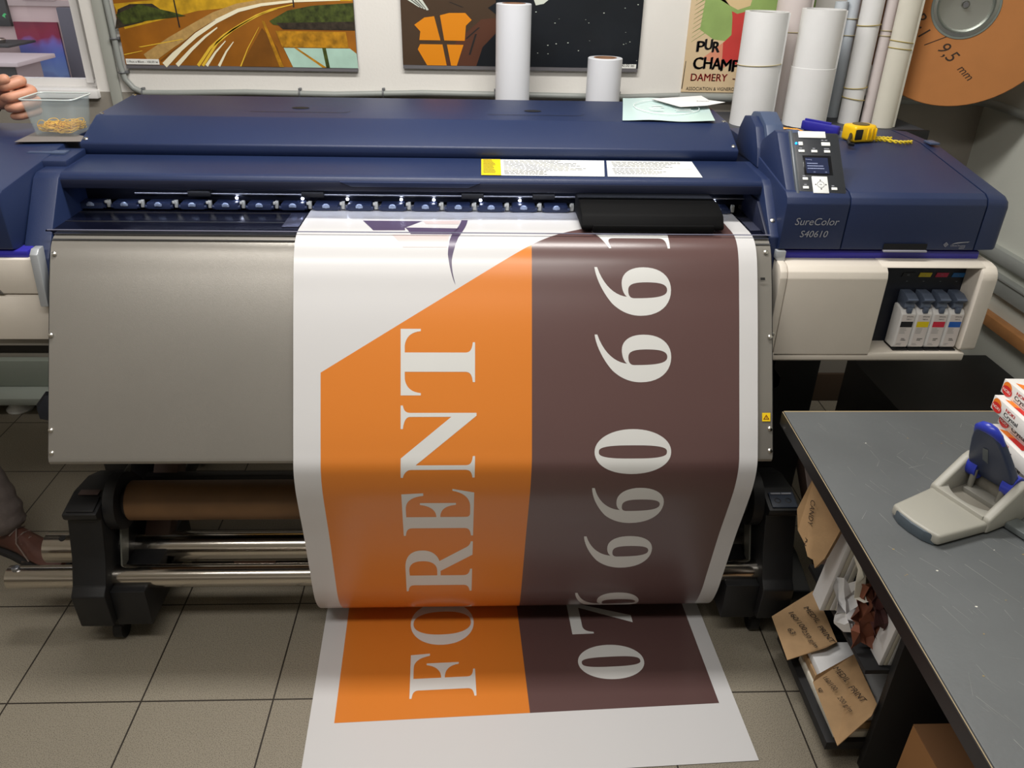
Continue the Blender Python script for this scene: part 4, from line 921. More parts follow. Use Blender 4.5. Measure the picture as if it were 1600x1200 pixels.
for s in (-1, 1):
    obj('handle', MB().tube([(-.05, .022*s, .012), (-.02, .025*s, .014), (.02, .012*s, .014), (.04, .004*s, .013)], [.009, .010, .009, .006], 10), mat('handle_orange', (240, 160, 50), .45), t)
    obj('grip_inlay', MB().tube([(-.03, .026*s, .0175), (0, .02*s, .019), (.02, .012*s, .018)], [.005, .007, .005], 8), INKBLK, t)
    obj('jaw', MB().tube([(.038, .004*s, .012), (.06, .006*s, .012), (.085, .002*s, .012)], [.008, .008, .004], 8), STEEL, t)

# clear tub of rubber bands on the left end
t = thing('plastic_tub', 'clear plastic tub holding rubber bands on the left end of the printer', 'tub', (-1.088, 2.17, 1.2255), local=True); t.scale = (.9, .9, .92)
TUB = bpy.data.materials.new('clear_tub'); TUB.use_nodes = True; nt = TUB.node_tree; nt.nodes.remove(nt.nodes['Principled BSDF'])
a_ = nt.nodes.new('ShaderNodeBsdfTransparent'); a_.inputs[0].default_value = (.93, .96, .97, 1); b_ = nt.nodes.new('ShaderNodeBsdfPrincipled'); b_.inputs['Base Color'].default_value = (.75, .82, .84, 1); b_.inputs['Roughness'].default_value = .25
x_ = nt.nodes.new('ShaderNodeMixShader'); x_.inputs[0].default_value = .13; nt.links.new(a_.outputs[0], x_.inputs[1]); nt.links.new(b_.outputs[0], x_.inputs[2]); nt.links.new(x_.outputs[0], nt.nodes['Material Output'].inputs[0])
def rr(hx_, hy_, r, z, n=5):
    out = []
    for cx, cy, a0 in ((hx_-r, hy_-r, 0), (-hx_+r, hy_-r, PI/2), (-hx_+r, -hy_+r, PI), (hx_-r, -hy_+r, 1.5*PI)):
        for k_ in range(n+1): q = a0+PI/2*k_/n; out.append((cx+r*math.cos(q), cy+r*math.sin(q), z))
    return out
def loft(m_, rings, mi=0, cap=True):
    n = len(rings[0]); vs = [v for r_ in rings for v in r_]; fs = []
    for i in range(len(rings)-1):
        for k_ in range(n): fs.append((i*n+k_, i*n+(k_+1) % n, (i+1)*n+(k_+1) % n, (i+1)*n+k_))
    m_.add(vs, fs, mi, True)
    if cap: m_.add(rings[0], [list(range(n))[::-1]], mi)
    return m_
obj('tub_wall', loft(MB(), [rr(.056, .048, .015, .001), rr(.060, .052, .016, .004), rr(.073, .064, .018, .098), rr(.0715, .0625, .018, .098), rr(.0585, .0505, .016, .006), rr(.054, .046, .014, .004)]), TUB, t)
obj('tub_rim', MB().tube(rr(.0755, .0665, .02, .099), .0022, 6, closed=True), mat('rim_clear', (206, 216, 214), .2), t)
m_ = MB(); random.seed(3)
for i in range(120):
    c = Vector((random.uniform(-.044, .044), random.uniform(-.034, .034), 1.2335+random.uniform(0, .020))); r1, r2 = random.uniform(.012, .024), random.uniform(.007, .02)
    E_ = Matrix.Rotation(random.uniform(-.35, .35), 3, 'X') @ Matrix.Rotation(random.uniform(-.35, .35), 3, 'Y') @ Matrix.Rotation(random.uniform(0, PI), 3, 'Z')
    pts = []
    for k_ in range(14):
        q = 2*PI*k_/14; p = c+E_ @ Vector((r1*math.cos(q)*(1+.2*math.sin(3*q+i)), r2*math.sin(q), .002*math.sin(2*q)))
        p.x = max(-.052, min(.052, p.x)); p.y = max(-.044, min(.044, p.y)); p.z = max(1.2315, p.z)
        pts.append((p.x-1.09, p.y+2.175, p.z))
    m_.tube(pts, .0012, 5, closed=True)
for cx, r1 in ((.025, .018), (-.01, .012), (-.04, .014)):
    m_.tube([(cx-1.09+r1*math.cos(q), 2.14, 1.25+r1*1.1*math.sin(q)) for q in [i*PI/12 for i in range(24)]], .0012, 5, closed=True)
tag(obj('rubber_bands', m_, RUBBER, origin=(-1.09, 2.175, 1.23)), 'loose heap of yellow rubber bands inside the clear plastic tub', 'rubber bands', kind='stuff').scale = (.88, .88, .9)
tag(obj('paper_card', MB().prism([(-1.16, 2.06), (-.99, 2.075), (-1.0, 2.12), (-1.17, 2.24)], 1.2242, 1.2250, 0, axis='z'), mat('card_grey', (128, 122, 118), .7), origin=(-1.08, 2.12, 1.2242)), 'grey white card lying under the tub of rubber bands', 'card')

# ------------------------------------------------------------------ grey work table on the right
TM = mat('table_grey', (92, 95, 96), .45, noise=.10, nscale=5, bump=.15, bscale=150)
t = thing('work_table', 'scratched grey work table with black edges at the right front', 'table', (1.1, .95, 0))
TT = [(.697, 1.54), (1.76, 1.545), (1.76, .05), (.648, .05)]
obj('tabletop', MB().prism(TT, .722, .75, .0015, axis='z'), TM, t)
obj('front_edge_strip', MB().add([(.6965, 1.5395, .7185), (.6475, .05, .7185), (.6475, .05, .7495), (.6965, 1.5395, .7495), (.692, 1.5395, .7185), (.643, .05, .7185), (.643, .05, .7485), (.692, 1.5395, .7485)],
    [(0, 1, 2, 3), (7, 6, 5, 4), (3, 2, 6, 7), (0, 4, 5, 1), (0, 3, 7, 4), (1, 5, 6, 2)]), mat('edge_black', (13, 13, 15), .45), t)
obj('worn_rim', MB().add([(.6925, 1.540, .7502), (.6435, .05, .7502), (.6450, .05, .7506), (.6940, 1.5385, .7506)], [(0, 1, 2, 3)]), mat('rim_tan', (150, 134, 104), .7), t)
obj('back_rim', MB().box(.697, 1.76, 1.5385, 1.5425, .722, .7505, .0005), mat('rim_tan', (170, 150, 110)), t)
random.seed(11); SC = MB()
for i in range(260):
    x_, y_ = random.uniform(.70, 1.15), random.uniform(.55, 1.5); L = random.uniform(.008, .05)*(1 if random.random() < .85 else 2.2); a = random.gauss(-1.18, .16) if random.random() < .88 else random.uniform(0, 3)
    if x_ < .70+(y_-1.54)*.033+.02: continue
    d_ = Vector((math.cos(a), math.sin(a), 0)); nn_ = Vector((-d_.y, d_.x, 0)); w_ = random.uniform(.00015, .0005); p = Vector((x_, y_, .7503))
    if p.x+d_.x*L > 1.2: continue
    SC.add([p-nn_*w_, p+d_*L-nn_*w_*.3, p+d_*L+nn_*w_*.3, p+nn_*w_], [(0, 1, 2, 3)], 0)
for i in range(34):
    x_, y_ = random.uniform(.72, 1.1), random.uniform(.55, 1.45); r_ = random.uniform(.0007, .0019)
    SC.add([(x_+r_*1.6*math.cos(q)*random.uniform(.6, 1), y_+r_*math.sin(q)*random.uniform(.6, 1), .7504) for q in [k_*PI/4 for k_ in range(8)]], [list(range(8))], 1 if i % 3 else 2)
sc_ = obj('surface_scratches', SC, [mat('scratch_pale', (142, 144, 141), .6), mat('glue_tan', (150, 130, 88), .6), mat('glue_white', (220, 218, 208), .6)], t); sc_['kind'] = 'stuff'
BK = mat('board_black', (24, 24, 26), .6, noise=.2, nscale=6)
obj('end_panel', MB().box(.888, 1.70, 1.160, 1.178, 0, .722, .001), BK, t)
obj('end_panel', MB().box(.90, 1.70, 1.515, 1.53, 0, .722, .001), BK, t)
obj('end_panel', MB().box(.90, 1.70, .10, .118, 0, .722, .001), BK, t)
obj('bottom_board', MB().box(.80, 1.70, 1.178, 1.515, .05, .075, .001), BK, t)
obj('middle_board', MB().box(.835, 1.70, 1.178, 1.515, .300, .3125, .001), BK, t)
obj('back_board', MB().box(1.70, 1.712, .10, 1.53, 0, .722, .001), BK, t)
tag(obj('low_cabinet', MB().box(1.29, 1.785, 1.70, 2.44, 0, .445, .004), mat('cabinet_black', (15, 15, 17), .55, noise=.15, nscale=5), origin=(1.5, 2.08, 0)), 'low black cabinet against the right wall behind the work table', 'cabinet')

# hole punch
t = thing('hole_punch', 'large grey two hole punch with raised blue handle on the work table', 'hole punch', (.786, 1.112, .7503), local=True, rot=(0, 0, math.radians(23)))
t.scale = (.82, 1, 1)
obj('base_plate', MB().prism([(.006, -.052), (.150, -.062), (.150, .062), (.006, .052), (-.002, .03), (-.005, 0), (-.002, -.03)], .003, .026, .006, axis='z', seg=3), GREYW, t)
obj('front_grip', MB().prism([(.004, -.044), (.012, -.047), (.010, 0), (.012, .047), (.004, .044), (-.006, .026), (-.009, 0), (-.006, -.026)], .000, .0225, .003, axis='z'), mat('grip_slate', (74, 84, 92), .5), t)
obj('rubber_foot', MB().box(.012, .26, -.046, .046, 0, .004, .001), BLACK, t)
# rear body with a round throat between two cheeks
body = [(.140, .003), (.262, .003), (.285, .012), (.288, .030), (.270, .070), (.254, .086), (.236, .090), (.220, .084), (.140, .032)]
for s in (-1, 1): obj('side_cheek', MB().prism(body, min(.046*s, .064*s), max(.046*s, .064*s), .005, axis='y', seg=3), GREYW, t)
arcp = [(.205+.055*math.cos(q), .055*math.sin(q)) for q in [math.radians(245-130*i/16) for i in range(17)]]
obj('throat_collar', MB().prism([(.138, .05), (.138, -.05)]+arcp, .003, .034, .0015, axis='z'), GREYW, t)
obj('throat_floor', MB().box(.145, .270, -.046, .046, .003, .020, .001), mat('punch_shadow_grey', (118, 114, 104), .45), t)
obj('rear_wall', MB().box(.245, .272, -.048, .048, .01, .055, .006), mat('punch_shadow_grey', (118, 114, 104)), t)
obj('punch_mechanism', MB().box(.205, .240, -.034, .034, .018, .030, .002).tube([(.222, -.03, .02), (.222, -.03, .07)], .006, 10).tube([(.222, .03, .02), (.222, .03, .07)], .006, 10), mat('mech_grey', (128, 126, 118), .35, metal=.3), t)
for s in (-1, 1):
    obj('handle_hub', MB().tube([(.236, .026*s, .070), (.236, .047*s, .070)], .0235, 24), BLUEP, t)
    obj('axle_pin', MB().tube([(.236, .064*s, .070), (.236, .068*s, .070)], .005, 12), STEEL, t)
# tongue shaped handle, raised
hM = Matrix.Translation((.236, 0, .070)) @ Matrix.Rotation(math.radians(-35), 4, 'Y')
tong = []
W_ = [(-.012, .046), (.01, .047), (.035, .046), (.07, .040), (.105, .033), (.13, .026), (.145, .017), (.151, 0)]
tong = [(-y, z) for z, y in W_]+[(y, z) for z, y in W_[-2::-1]]
bm = bmesh.new(); a = [bm.verts.new((-.011, y, z)) for y, z in tong]; b = [bm.verts.new((.013-.004*z/.13, y*.93, z*.985)) for y, z in tong]
bm.faces.new(a); bm.faces.new(b)
for i in range(len(tong)): bm.faces.new((a[i], a[(i+1) % len(tong)], b[(i+1) % len(tong)], b[i]))
bmesh.ops.recalc_face_normals(bm, faces=bm.faces[:]); bmesh.ops.bevel(bm, geom=[e for e in bm.edges if abs(e.verts[0].co.x-e.verts[1].co.x) < .006], offset=.005, segments=3, affect='EDGES', profile=.5)
obj('handle', MB().bm(bm, 0, True, hM), BLUED, t)
obj('handle_crest', MB().tube([hM @ Vector((-.001, y, z)) for y, z in [(-.0275, .120), (-.020, .137), (-.010, .147), (0, .1495), (.010, .147), (.020, .137), (.0275, .120)]], [.004, .008, .010, .0105, .010, .008, .004], 12), BLUEP, t)
obj('handle_slot', MB().flat([[(-.012, .055), (-.008, .095), (.003, .098), (-.001, .05)]], hM @ Vector((-.0112, 0, 0)), -Y, hM.to_3x3() @ Z, .0006), mat('slot_grey', (96, 104, 108), .4), t)
obj('paper_guide', MB().box(.20, .24, -.19, -.064, .004, .016, .002), mat('guide_grey', (118, 124, 124), .35, metal=.5), t)

# staple boxes stacked at the right edge
BX = [mat('box_white', (232, 230, 226), .45), mat('box_orange', (240, 130, 40), .45), mat('box_red', (206, 44, 40), .45), mat('box_text', (40, 40, 46), .5), mat('box_white_text', (250, 246, 240), .5), mat('fine_print', (150, 150, 150))]
def sbox(x, y, z, rz, H, label):
    t = thing('staple_box', label, 'box', (x, y, z), 'boxes stacked beside the hole punch', local=True, rot=(0, 0, rz))
    L = .17; D = .10
    obj('carton', MB().box(0, L, 0, D, .0004, H, .0008), BX[0], t)
    m_ = MB(); O = (0, 0, 0)
    cz = H*.52
    m_.flat([ell(.0165, H*.60, .0135, H*.38, 30)], O, X, Z, .0006, 1)
    m_.flat([ell(.0185, H*.38, .0160, H*.34, 30)], O, X, Z, .0009, 2)
    text(m_, 'NOKI', (.0065, -.001, H*.30), X, Z, width=.024, size=H*.20, off=.0006, mi=4)
    for e in (0, .0006): text(m_, 'NOKI', (.046+e, 0, H*.62), X, Z, width=.030, size=H*.22, off=.0006, mi=2)
    for e in (0, .0006): text(m_, 'Crystal', (.044+e, 0, H*.28), X, Z, width=.046, size=H*.28, off=.0006, mi=3)
    lines(m_, (.044, 0, H*.12), X, Z, .05, 1, .004, H*.06, 5, .0006)
    m_.flat([[(.02, .01), (.06, .01), (.06, .05), (.035, .03)]], (0, 0, H), X, Y, .0006, 1)
    m_.flat([[(.05, .01), (.10, .01), (.10, .08), (.07, .04)]], (0, 0, H), X, Y, .0009, 2)
    obj('printed_front', m_, BX, t)
HB = .0305
for i, (bx, by, rz, lb) in enumerate(((1.055, 1.30, -1.62, 'white carton at the bottom of the stack of staple boxes, beside the hole punch'),
        (1.052, 1.325, -1.58, 'white and red carton second from the bottom of the stack by the hole punch handle'), (1.034, 1.338, -1.60, 'white and red carton third from the bottom, sticking out left of its neighbours'),
        (1.054, 1.343, -1.57, 'white and red carton third from the top of the stack, set back'), (1.034, 1.350, -1.60, 'white and red carton second from the top of the stack, jutting out left'), (1.052, 1.362, -1.58, 'topmost white and red carton of the stack by the hole punch'))):
    sbox(bx, by, .7503+i*HB, rz, HB-.0004, lb)

# ------------------------------------------------------------------ papers under the table
def sheetobj(name, pts3, m, thick=.0012, nrm=None):
    """a stiff sheet from an outline in space: outline triangulated on its best plane, given thickness"""
    P = [Vector(p) for p in pts3]; c = sum(P, Vector())/len(P)
    n = Vector()
    for i in range(len(P)): n += (P[i]-c).cross(P[(i+1) % len(P)]-c)
    n.normalize()
    u = (P[1]-P[0]).normalized(); v = n.cross(u)
    fl = [Vector(((p-c).dot(u), (p-c).dot(v), 0)) for p in P]
    tr = tessellate_polygon([fl]); k_ = len(P); mb = MB()
    mb.add(P+[p-n*thick for p in P], [tuple(t) for t in tr]+[tuple(a+k_ for a in t[::-1]) for t in tr]+[(i, (i+1) % k_, (i+1) % k_+k_, i+k_) for i in range(k_)])
    return mb, c, n, u, v
WRITE = mat('pen_writing', (34, 26, 22), .7)
def note(label, pts, rows, ang, name='paper_label', m=KRAFT, thick=.002, cat='label', group=None):
    mb, c, n, u, v = sheetobj(name, pts, m, thick)
    t = thing(name, label, cat, tuple(c), group)
    obj('sheet', mb, m, t)
    if n.y > 0 or n.z < -.3: n = -n
    return t, c, n
def write(t, c, n, rows, d):
    """handwritten rows: (text, along, across, cap height); d = writing direction"""
    if n.z < 0 and abs(n.z) > .35: n = -n
    d = Vector(d); d = (d-n*d.dot(n)).normalized(); e = n.cross(d)
    mb = MB()
    for s_, a, b, h_ in rows: text(mb, s_, c+d*a+e*b+n*.0022, d, e, size=h_, off=.0004, shear=.15)
    obj('handwriting', mb, WRITE, t)
ptsA = [(.892, 1.56, .182), (.763, 1.50, .149), (.763, 1.37, .132), (.857, 1.38, .162), (.895, 1.40, .160), (.90, 1.48, .162)]
t, c, n = note('kraft paper label hanging off the shelf, upper of two flaps under the table', ptsA, [], 0)
write(t, c, n, (('MEDIL', -.060, .022, .014), ('PRINT', .005, .016, .014), ('160/100', -.062, -.022, .014), ('250 g/m', .000, -.026, .012), ('63', -.02, -.055, .014)), (.28, -.95, 0))
ptsB = [(.921, 1.36, .160), (.804, 1.30, .157), (.795, 1.29, .145), (.787, 1.12, .142), (.863, 1.15, .201), (.881, 1.17, .214)]
t, c, n = note('kraft paper label hanging off the shelf, lower of two flaps under the table', ptsB, [], 0)
write(t, c, n, (('MEDIL', -.080, .022, .014), ('PRINT', -.01, .018, .014), ('160/100', -.070, -.012, .011), ('200 g/m', .000, -.018, .011), ('50', -.05, -.042, .010)), (.15, -.97, .2))
ptsK = [(.743, 1.42, .660), (.716, 1.41, .57), (.722, 1.395, .522), (.730, 1.37, .508), (.733, 1.345, .488), (.742, 1.335, .487), (.748, 1.33, .467), (.762, 1.325, .500), (.772, 1.32, .560), (.785, 1.31, .655)]
t, c, n = note('torn kraft paper wrapper sticking out from under the far corner of the table', ptsK, [], 0, 'paper_wrapper', KRAFT, .012, 'wrapper')
if n.x > 0: n = -n
write(t, c, n, (('CANDY', -.075, -.022, .012), ('A3', .015, -.024, .012)), (.05, -.25, -1))
def bundle(label, p, q, w_, d_, m, n=4):
    """a tied bundle of boards standing on edge, leaning"""
    p, q = Vector(p), Vector(q); ax = (q-p); L = ax.length; ax.normalize()
    sx = (X-ax*ax.x).normalized(); sy = ax.cross(sx)
    t = thing('board_bundle', label, 'boards', tuple(p), 'bundles of white boards under the table')
    for i in range(n):
        M = Matrix((sx, sy, ax)).transposed().to_4x4(); M.translation = p
        obj('board', MB().box(i*w_/n, (i+.92)*w_/n, -d_/2+random.uniform(-.002, .002), d_/2, random.uniform(0, .006), L-random.uniform(0, .012), .0006, 0, M), m if i % 2 else PAPERW, t)
bundle('long bundle of white boards leaning under the table next to the torn kraft wrapper', (.798, 1.375, .318), (.814, 1.335, .70), .050, .05, PAPERC)
bundle('shorter bundle of white boards at the near end of the shelf under the table', (.868, 1.21, .3135), (.882, 1.205, .52), .04, .045, PAPERC)
def crumple(label, c, sx, sy, sz, seed, m, rot):
    random.seed(seed); bm = bmesh.new(); bmesh.ops.create_grid(bm, x_segments=7, y_segments=7, size=.5)
    for v in bm.verts: v.co = Vector((v.co.x*sx+random.uniform(-.1, .1)*sx, v.co.y*sy+random.uniform(-.1, .1)*sy, random.uniform(-.5, .5)*sz))
    M = Matrix.Translation(c) @ Matrix.Rotation(rot[2], 4, 'Z') @ Matrix.Rotation(rot[0], 4, 'X') @ Matrix.Rotation(rot[1], 4, 'Y')
    bmesh.ops.solidify(bm, geom=bm.faces[:], thickness=.0008)
    return tag(obj('crumpled_paper', MB().bm(bm, 0, False, M), m, origin=tuple(c)), label, 'paper')
crumple('crumpled white paper upper of two in the middle of the shelf under the table', (.842, 1.29, .50), .055, .15, .03, 5, PAPERC, (1.2, .2, .3))
crumple('crumpled white paper lower of two in the middle of the shelf under the table', (.842, 1.30, .385), .075, .11, .03, 8, PAPERW, (1.1, -.3, .2))
crumple('crumpled reddish brown wrapping between the white papers under the table', (.858, 1.255, .405), .07, .15, .04, 12, mat('wrapping_rust', (128, 74, 52), .7), (1.25, .3, -.2))
crumple('crumpled dark red wrapping against the table edge behind the white papers', (.872, 1.24, .47), .06, .16, .03, 15, mat('wrapping_maroon', (74, 38, 36), .7), (1.3, .2, .1))
t = thing('paper_stack', 'low stack of white card lying behind the lower kraft label', 'paper', (.90, 1.30, .0755))
for i in range(3): obj('card_layer', MB().box(.82+i*.004, 1.0, 1.19+i*.006, 1.42, .0755+i*.021, .0755+i*.021+.020, .001), (PAPERC, KRAFT, PAPERW)[i], t)
t = thing('cardboard_box', 'brown cardboard box on the floor under the near end of the table', 'box', (1.06, .98, 0))
CB = mat('carton_brown', (150, 106, 62), .75, noise=.05)
obj('box_body', MB().box(.915, 1.22, .83, 1.09, 0, .245, .001), CB, t)
obj('box_flap', MB().box(.915, 1.22, .962, 1.09, .2455, .249, .0006).box(.915, 1.22, .83, .958, .2455, .249, .0006), mat('carton_flap', (120, 84, 52), .75), t)

# low white plinth against the wall, far left
t = thing('white_plinth', 'low white stepped plinth on round feet by the wall, far left', 'plinth', (-1.9, 2.82, 0))
obj('step_top', MB().box(-2.5, -1.2, 2.765, 2.898, .05, .082, .004), TEALGREY, t)
obj('upper_step', MB().box(-2.5, -1.2, 2.862, 2.898, .082, .20, .004), mat('step_grey', (150, 158, 148), .5), t)
for xx in (-1.86, -1.36): obj('round_foot', MB().lathe([(0, 0), (.05, 0), (.052, .006), (.04, .016), (.02, .05)], Matrix.Translation((xx, 2.83, 0)), 24), WHITEP, t)

# ------------------------------------------------------------------ the person at the left
def skin(chains, sub=2):
    """chains: list of lists of (co, radius); a chain may start on an existing point (same coordinates)"""
    me = bpy.data.meshes.new('s'); vs = []; rs = []; es = []; key = {}
    for ch in chains:
        prev = None
        for co_, r_ in ch:
            k_ = tuple(round(a, 4) for a in co_)
            if k_ not in key: key[k_] = len(vs); vs.append(co_); rs.append(r_)
            i = key[k_]
            if prev is not None and prev != i: es.append((prev, i))
            prev = i
    me.from_pydata(vs, es, []); ob = bpy.data.objects.new('s', me); COL.objects.link(ob)
    md = ob.modifiers.new('k', 'SKIN'); md.use_smooth_shade = True
    for i, sv in enumerate(me.skin_vertices[0].data):
        r_ = rs[i]; sv.radius = (r_, r_) if not isinstance(r_, tuple) else r_; sv.use_root = i == 0
    s2 = ob.modifiers.new('u', 'SUBSURF'); s2.levels = sub
    dg = bpy.context.evaluated_depsgraph_get(); me2 = bpy.data.meshes.new_from_object(ob.evaluated_get(dg))
    mb = MB(); mb.add([v.co.copy() for v in me2.vertices], [list(p.vertices) for p in me2.polygons], 0, True)
    bpy.data.objects.remove(ob); bpy.data.meshes.remove(me2)
    return mb
PN = thing('person', 'person in grey trousers and black sleeve at the left end of the printer', 'person', (-1.62, 2.0, 0))
pel = (-1.74, 2.02, .93); ch_ = (-1.76, 2.06, 1.30); nk = (-1.74, 2.07, 1.50); hd = (-1.72, 2.06, 1.62)
shR, shL = (-1.70, 1.90, 1.42), (-1.82, 2.24, 1.42)      # the arm nearer the camera rests at the side, the other reaches over the printer
elL, wrL = (-1.52, 2.33, 1.31), (-1.285, 2.265, 1.292)
hand = [(wrL, .030), ((-1.255, 2.255, 1.300), .034), ((-1.225, 2.245, 1.306), .034)]
body = skin([[(pel, .10), ((-1.75, 2.04, 1.1), .10), (ch_, .125), (nk, .058), ((-1.735, 2.065, 1.55), .055), (hd, .088), ((-1.725, 2.06, 1.70), .078)],
             [(ch_, .125), (shL, .06), (elL, .046), (wrL, .030)]+hand[1:],
             [(ch_, .125), (shR, .06), ((-1.68, 1.84, 1.14), .046), ((-1.62, 1.80, .92), .032), ((-1.60, 1.79, .85), .036), ((-1.593, 1.79, .80), .026)],
             [(pel, .10), ((-1.67, 1.96, .86), .07), ((-1.56, 1.955, .50), .058), ((-1.465, 1.965, .12), .040), ((-1.45, 1.962, .06), .04)],
             [(pel, .10), ((-1.80, 2.11, .86), .07), ((-1.80, 2.12, .50), .058), ((-1.82, 2.16, .12), .040), ((-1.81, 2.15, .06), .04)]])
# fingers of the closed fist, each its own chain of three bent bones
for i, (k0, pip, dip, tip, r_) in enumerate((((-1.235, 2.275, 1.338), (-1.188, 2.225, 1.345), (-1.222, 2.192, 1.335), (-1.247, 2.215, 1.330), .0140),
                                   ((-1.225, 2.285, 1.318), (-1.170, 2.232, 1.319), (-1.212, 2.186, 1.309), (-1.242, 2.207, 1.304), .0140),
                                   ((-1.220, 2.285, 1.297), (-1.166, 2.236, 1.292), (-1.208, 2.188, 1.283), (-1.238, 2.205, 1.279), .0132),
                                   ((-1.222, 2.280, 1.277), (-1.172, 2.242, 1.268), (-1.208, 2.200, 1.260), (-1.234, 2.213, 1.258), .0118))):
    m2 = skin([[((-1.25, 2.262, 1.305), .02), (k0, r_*1.15), (pip, r_), (dip, r_*.92), (tip, r_*.82)]]); body.add(m2.v, m2.f, 0, True)
m2 = skin([[((-1.258, 2.25, 1.308), .022), ((-1.245, 2.215, 1.335), .017), ((-1.222, 2.190, 1.352), .0145), ((-1.203, 2.196, 1.357), .012)]]); body.add(m2.v, m2.f, 0, True)
for i, (dx, dy, L) in enumerate(((.018, -.022, .070), (.008, -.008, .080), (-.004, .006, .076), (-.014, .018, .060))):
    b0 = Vector((-1.592+dx, 1.79+dy, .79)); m2 = skin([[((-1.595, 1.79, .83), .022), (tuple(b0), .0105), (tuple(b0+Vector((-.004, 0, -L*.55))), .0095), (tuple(b0+Vector((-.016, 0, -L))), .0078)]]); body.add(m2.v, m2.f, 0, True)
m2 = skin([[((-1.60, 1.785, .85), .022), ((-1.585, 1.762, .815), .012), ((-1.582, 1.752, .775), .0095)]]); body.add(m2.v, m2.f, 0, True)
# head details
body.sphere((-1.722, 2.058, 1.635), .095, 0, (.86, .98, 1.2), 20)
fd = Vector((.96, -.28, 0)).normalized(); sd = Vector((.28, .96, 0))
hc = Vector((-1.722, 2.058, 1.63))
body.tube([hc+fd*.084+Z*.02, hc+fd*.104-Z*.012, hc+fd*.090-Z*.026], [.007, .013, .009], 8)
for s_ in (-1, 1): body.sphere(tuple(hc+sd*.092*s_-fd*.005), .022, 0, (.7, .5, 1.3), 10)
obj('body', body, SKIN, PN)
m_ = MB()
for s_ in (-1, 1): m_.sphere(tuple(hc+fd*.079+sd*.032*s_+Z*.012), .011, 0, (1, 1, .7), 10)
obj('eyes', m_, mat('eye_dark', (40, 34, 30), .2), PN)
obj('mouth', MB().tube([hc+fd*.080+sd*.024-Z*.052, hc+fd*.089-Z*.054, hc+fd*.080-sd*.024-Z*.052], [.003, .006, .003], 8), mat('lip', (160, 92, 84), .5), PN)
obj('hair', MB().sphere(tuple(hc-fd*.012+Z*.026), .101, 0, (.9, 1.0, 1.14), 20), HAIR, PN)
jk = skin([[((-1.738, 2.02, .78), .17), ((-1.738, 2.02, .90), .168), ((-1.75, 2.04, 1.1), .152), (ch_, .155), ((-1.745, 2.068, 1.46), .085)],
           [(ch_, .155), (shL, .080), (elL, .062), ((-1.40, 2.30, 1.292), .052), ((-1.29, 2.266, 1.284), .042)],
           [(ch_, .155), (shR, .080), ((-1.68, 1.84, 1.14), .062), ((-1.62, 1.80, .93), .048)]])
obj('jacket', jk, SLEEVE, PN)
leg = [((-1.67, 1.96, .86), .100), ((-1.60, 1.955, .64), .086), ((-1.545, 1.955, .46), .078), ((-1.50, 1.955, .34), .076), ((-1.472, 1.96, .25), .074), ((-1.458, 1.962, .19), .068), ((-1.448, 1.962, .14), .066), ((-1.442, 1.962, .075), .058)]
leg2 = [((-1.80, 2.11, .86), .100), ((-1.80, 2.12, .5), .080), ((-1.82, 2.16, .2), .072), ((-1.815, 2.155, .08), .062)]
tr = skin([[((-1.74, 2.02, 1.02), .13), ((-1.74, 2.02, .95), .14), ((-1.73, 2.03, .88), .135)]+leg, [((-1.73, 2.03, .88), .135)]+leg2], 2)
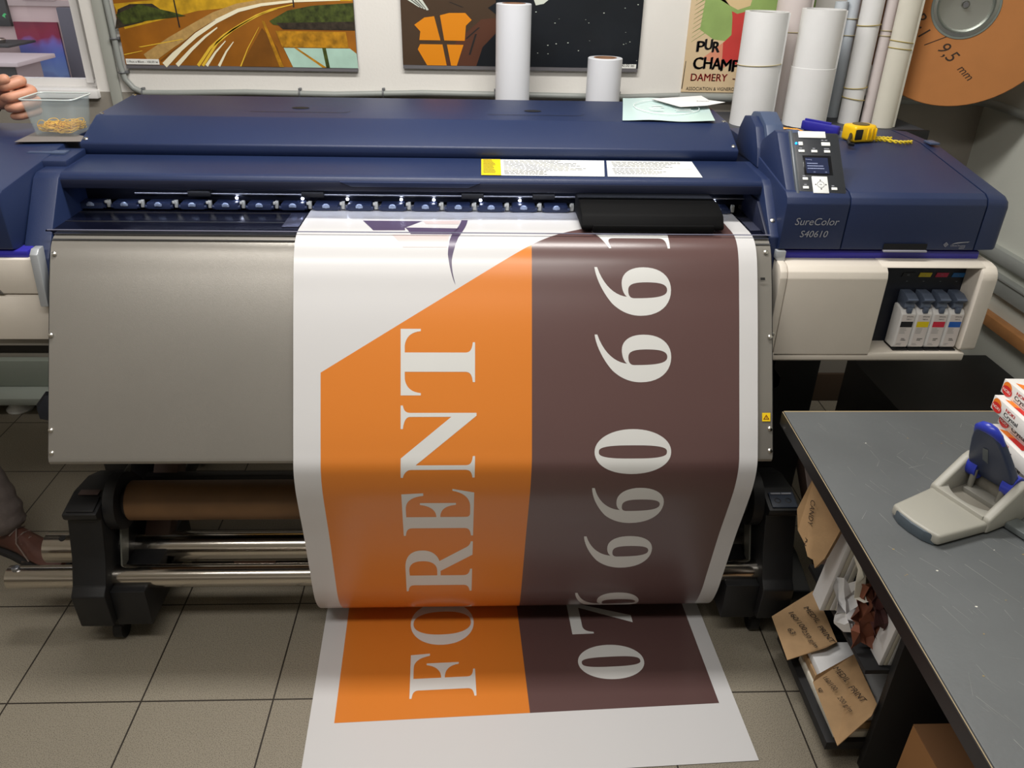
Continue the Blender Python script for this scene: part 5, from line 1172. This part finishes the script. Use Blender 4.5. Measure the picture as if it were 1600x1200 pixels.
# soft folds gathered above the ankle
out = []
for v in tr.v:
    v = Vector(v)
    if v.z < .36 and v.x > -1.62:
        ax = Vector((-1.442-(v.z-.075)*.32, 1.96, v.z)); d_ = v-ax; d_.z = 0
        f = .0035*math.sin(v.z*120+2*math.atan2(d_.y, d_.x))*min(1, (.30-v.z)/.1)*(v.z < .30)
        if d_.length > .01: v = v+d_.normalized()*f
    out.append(tuple(v))
tr.v = out
obj('trousers', tr, TROUSER, PN)
def shoe(hx_, hy_, yaw, name):
    c_, s_ = math.cos(yaw), math.sin(yaw)
    def T(p): return (hx_+p[0]*c_-p[1]*s_, hy_+p[0]*s_+p[1]*c_, p[2])
    secs = [(-.055, .030, .075), (-.03, .036, .085), (.03, .036, .092), (.07, .038, .080), (.12, .045, .060), (.17, .046, .048), (.205, .036, .036), (.222, .018, .026)]
    rings = []
    for xx, w_, h_ in secs: rings.append([T((xx, w_*math.cos(q)*(1 if math.sin(q) < .3 else .85), .012+max(0, h_*.5+h_*.5*math.sin(q)))) for q in [i*PI/8 for i in range(16)]])
    o = obj('shoe', loft(MB(), rings).add(rings[-1], [list(range(16))]), LEATHER, PN)
    sole = [(-.065, 0), (-.05, .036), (.03, .038), (.12, .049), (.18, .049), (.22, .032), (.236, 0)]
    sole = sole+[(a, -b) for a, b in sole[-2:0:-1]]
    obj('sole', MB().prism([T((a, b, 0))[:2] for a, b in sole], 0, .020, .004, axis='z'), SOLE, o)
    m_ = MB()
    for k_ in range(4):
        a = .045+k_*.022; m_.tube([T((a, -.026, .088-k_*.009)), T((a+.008, 0, .103-k_*.011)), T((a+.002, .026, .088-k_*.009))], .0022, 6)
    m_.tube([T((.05, .0, .106)), T((.09, -.04, .085)), T((.15, -.058, .05)), T((.12, -.06, .04))], .0022, 6)
    obj('shoelace', m_, mat('lace_grey', (120, 104, 96), .8), o)
shoe(-1.452, 1.965, math.radians(-24), 'near')
shoe(-1.83, 2.16, math.radians(-10), 'far')

# ------------------------------------------------------------------ camera and light
cam = bpy.data.cameras.new('camera'); co = bpy.data.objects.new('camera', cam); COL.objects.link(co); sc.camera = co
cam.sensor_width = 36; cam.lens = 1237/1600*36; cam.clip_start = .02
co.matrix_world = Matrix.Translation((0, 0, 1.67)) @ Matrix.Rotation(math.radians(-2.6), 4, 'Z') @ Matrix.Rotation(math.radians(90-28.8), 4, 'X') @ Matrix.Rotation(math.radians(1.25), 4, 'Z')
def area(name, loc, sx, sy, power, color=(1, 1, 1), rot=(0, 0, 0)):
    l = bpy.data.lights.new(name, 'AREA'); l.shape = 'RECTANGLE'; l.size = sx; l.size_y = sy; l.energy = power; l.color = color
    o = bpy.data.objects.new(name, l); COL.objects.link(o); o.location = loc; o.rotation_euler = rot; return o
area('ceiling_tube_light', (-.45, .3, 2.70), 2.2, .30, 35, (1, .97, .93))
area('ceiling_tube_light', (-.1, 1.75, 2.70), 1.6, .25, 44, (1, .97, .93))
area('bay_led_bar', (-.15, 1.925, 1.1535), 1.5, .012, .65, (.74, .80, 1), (math.radians(30), 0, 0))
wd = bpy.data.worlds.new('world'); sc.world = wd; wd.use_nodes = True
wd.node_tree.nodes['Background'].inputs[0].default_value = (.92, .93, 1, 1); wd.node_tree.nodes['Background'].inputs[1].default_value = 1.25
sc.view_settings.view_transform = 'Standard'; sc.view_settings.look = 'None'; sc.view_settings.gamma = 1; sc.view_settings.exposure = 0; sc.view_settings.use_curve_mapping = False
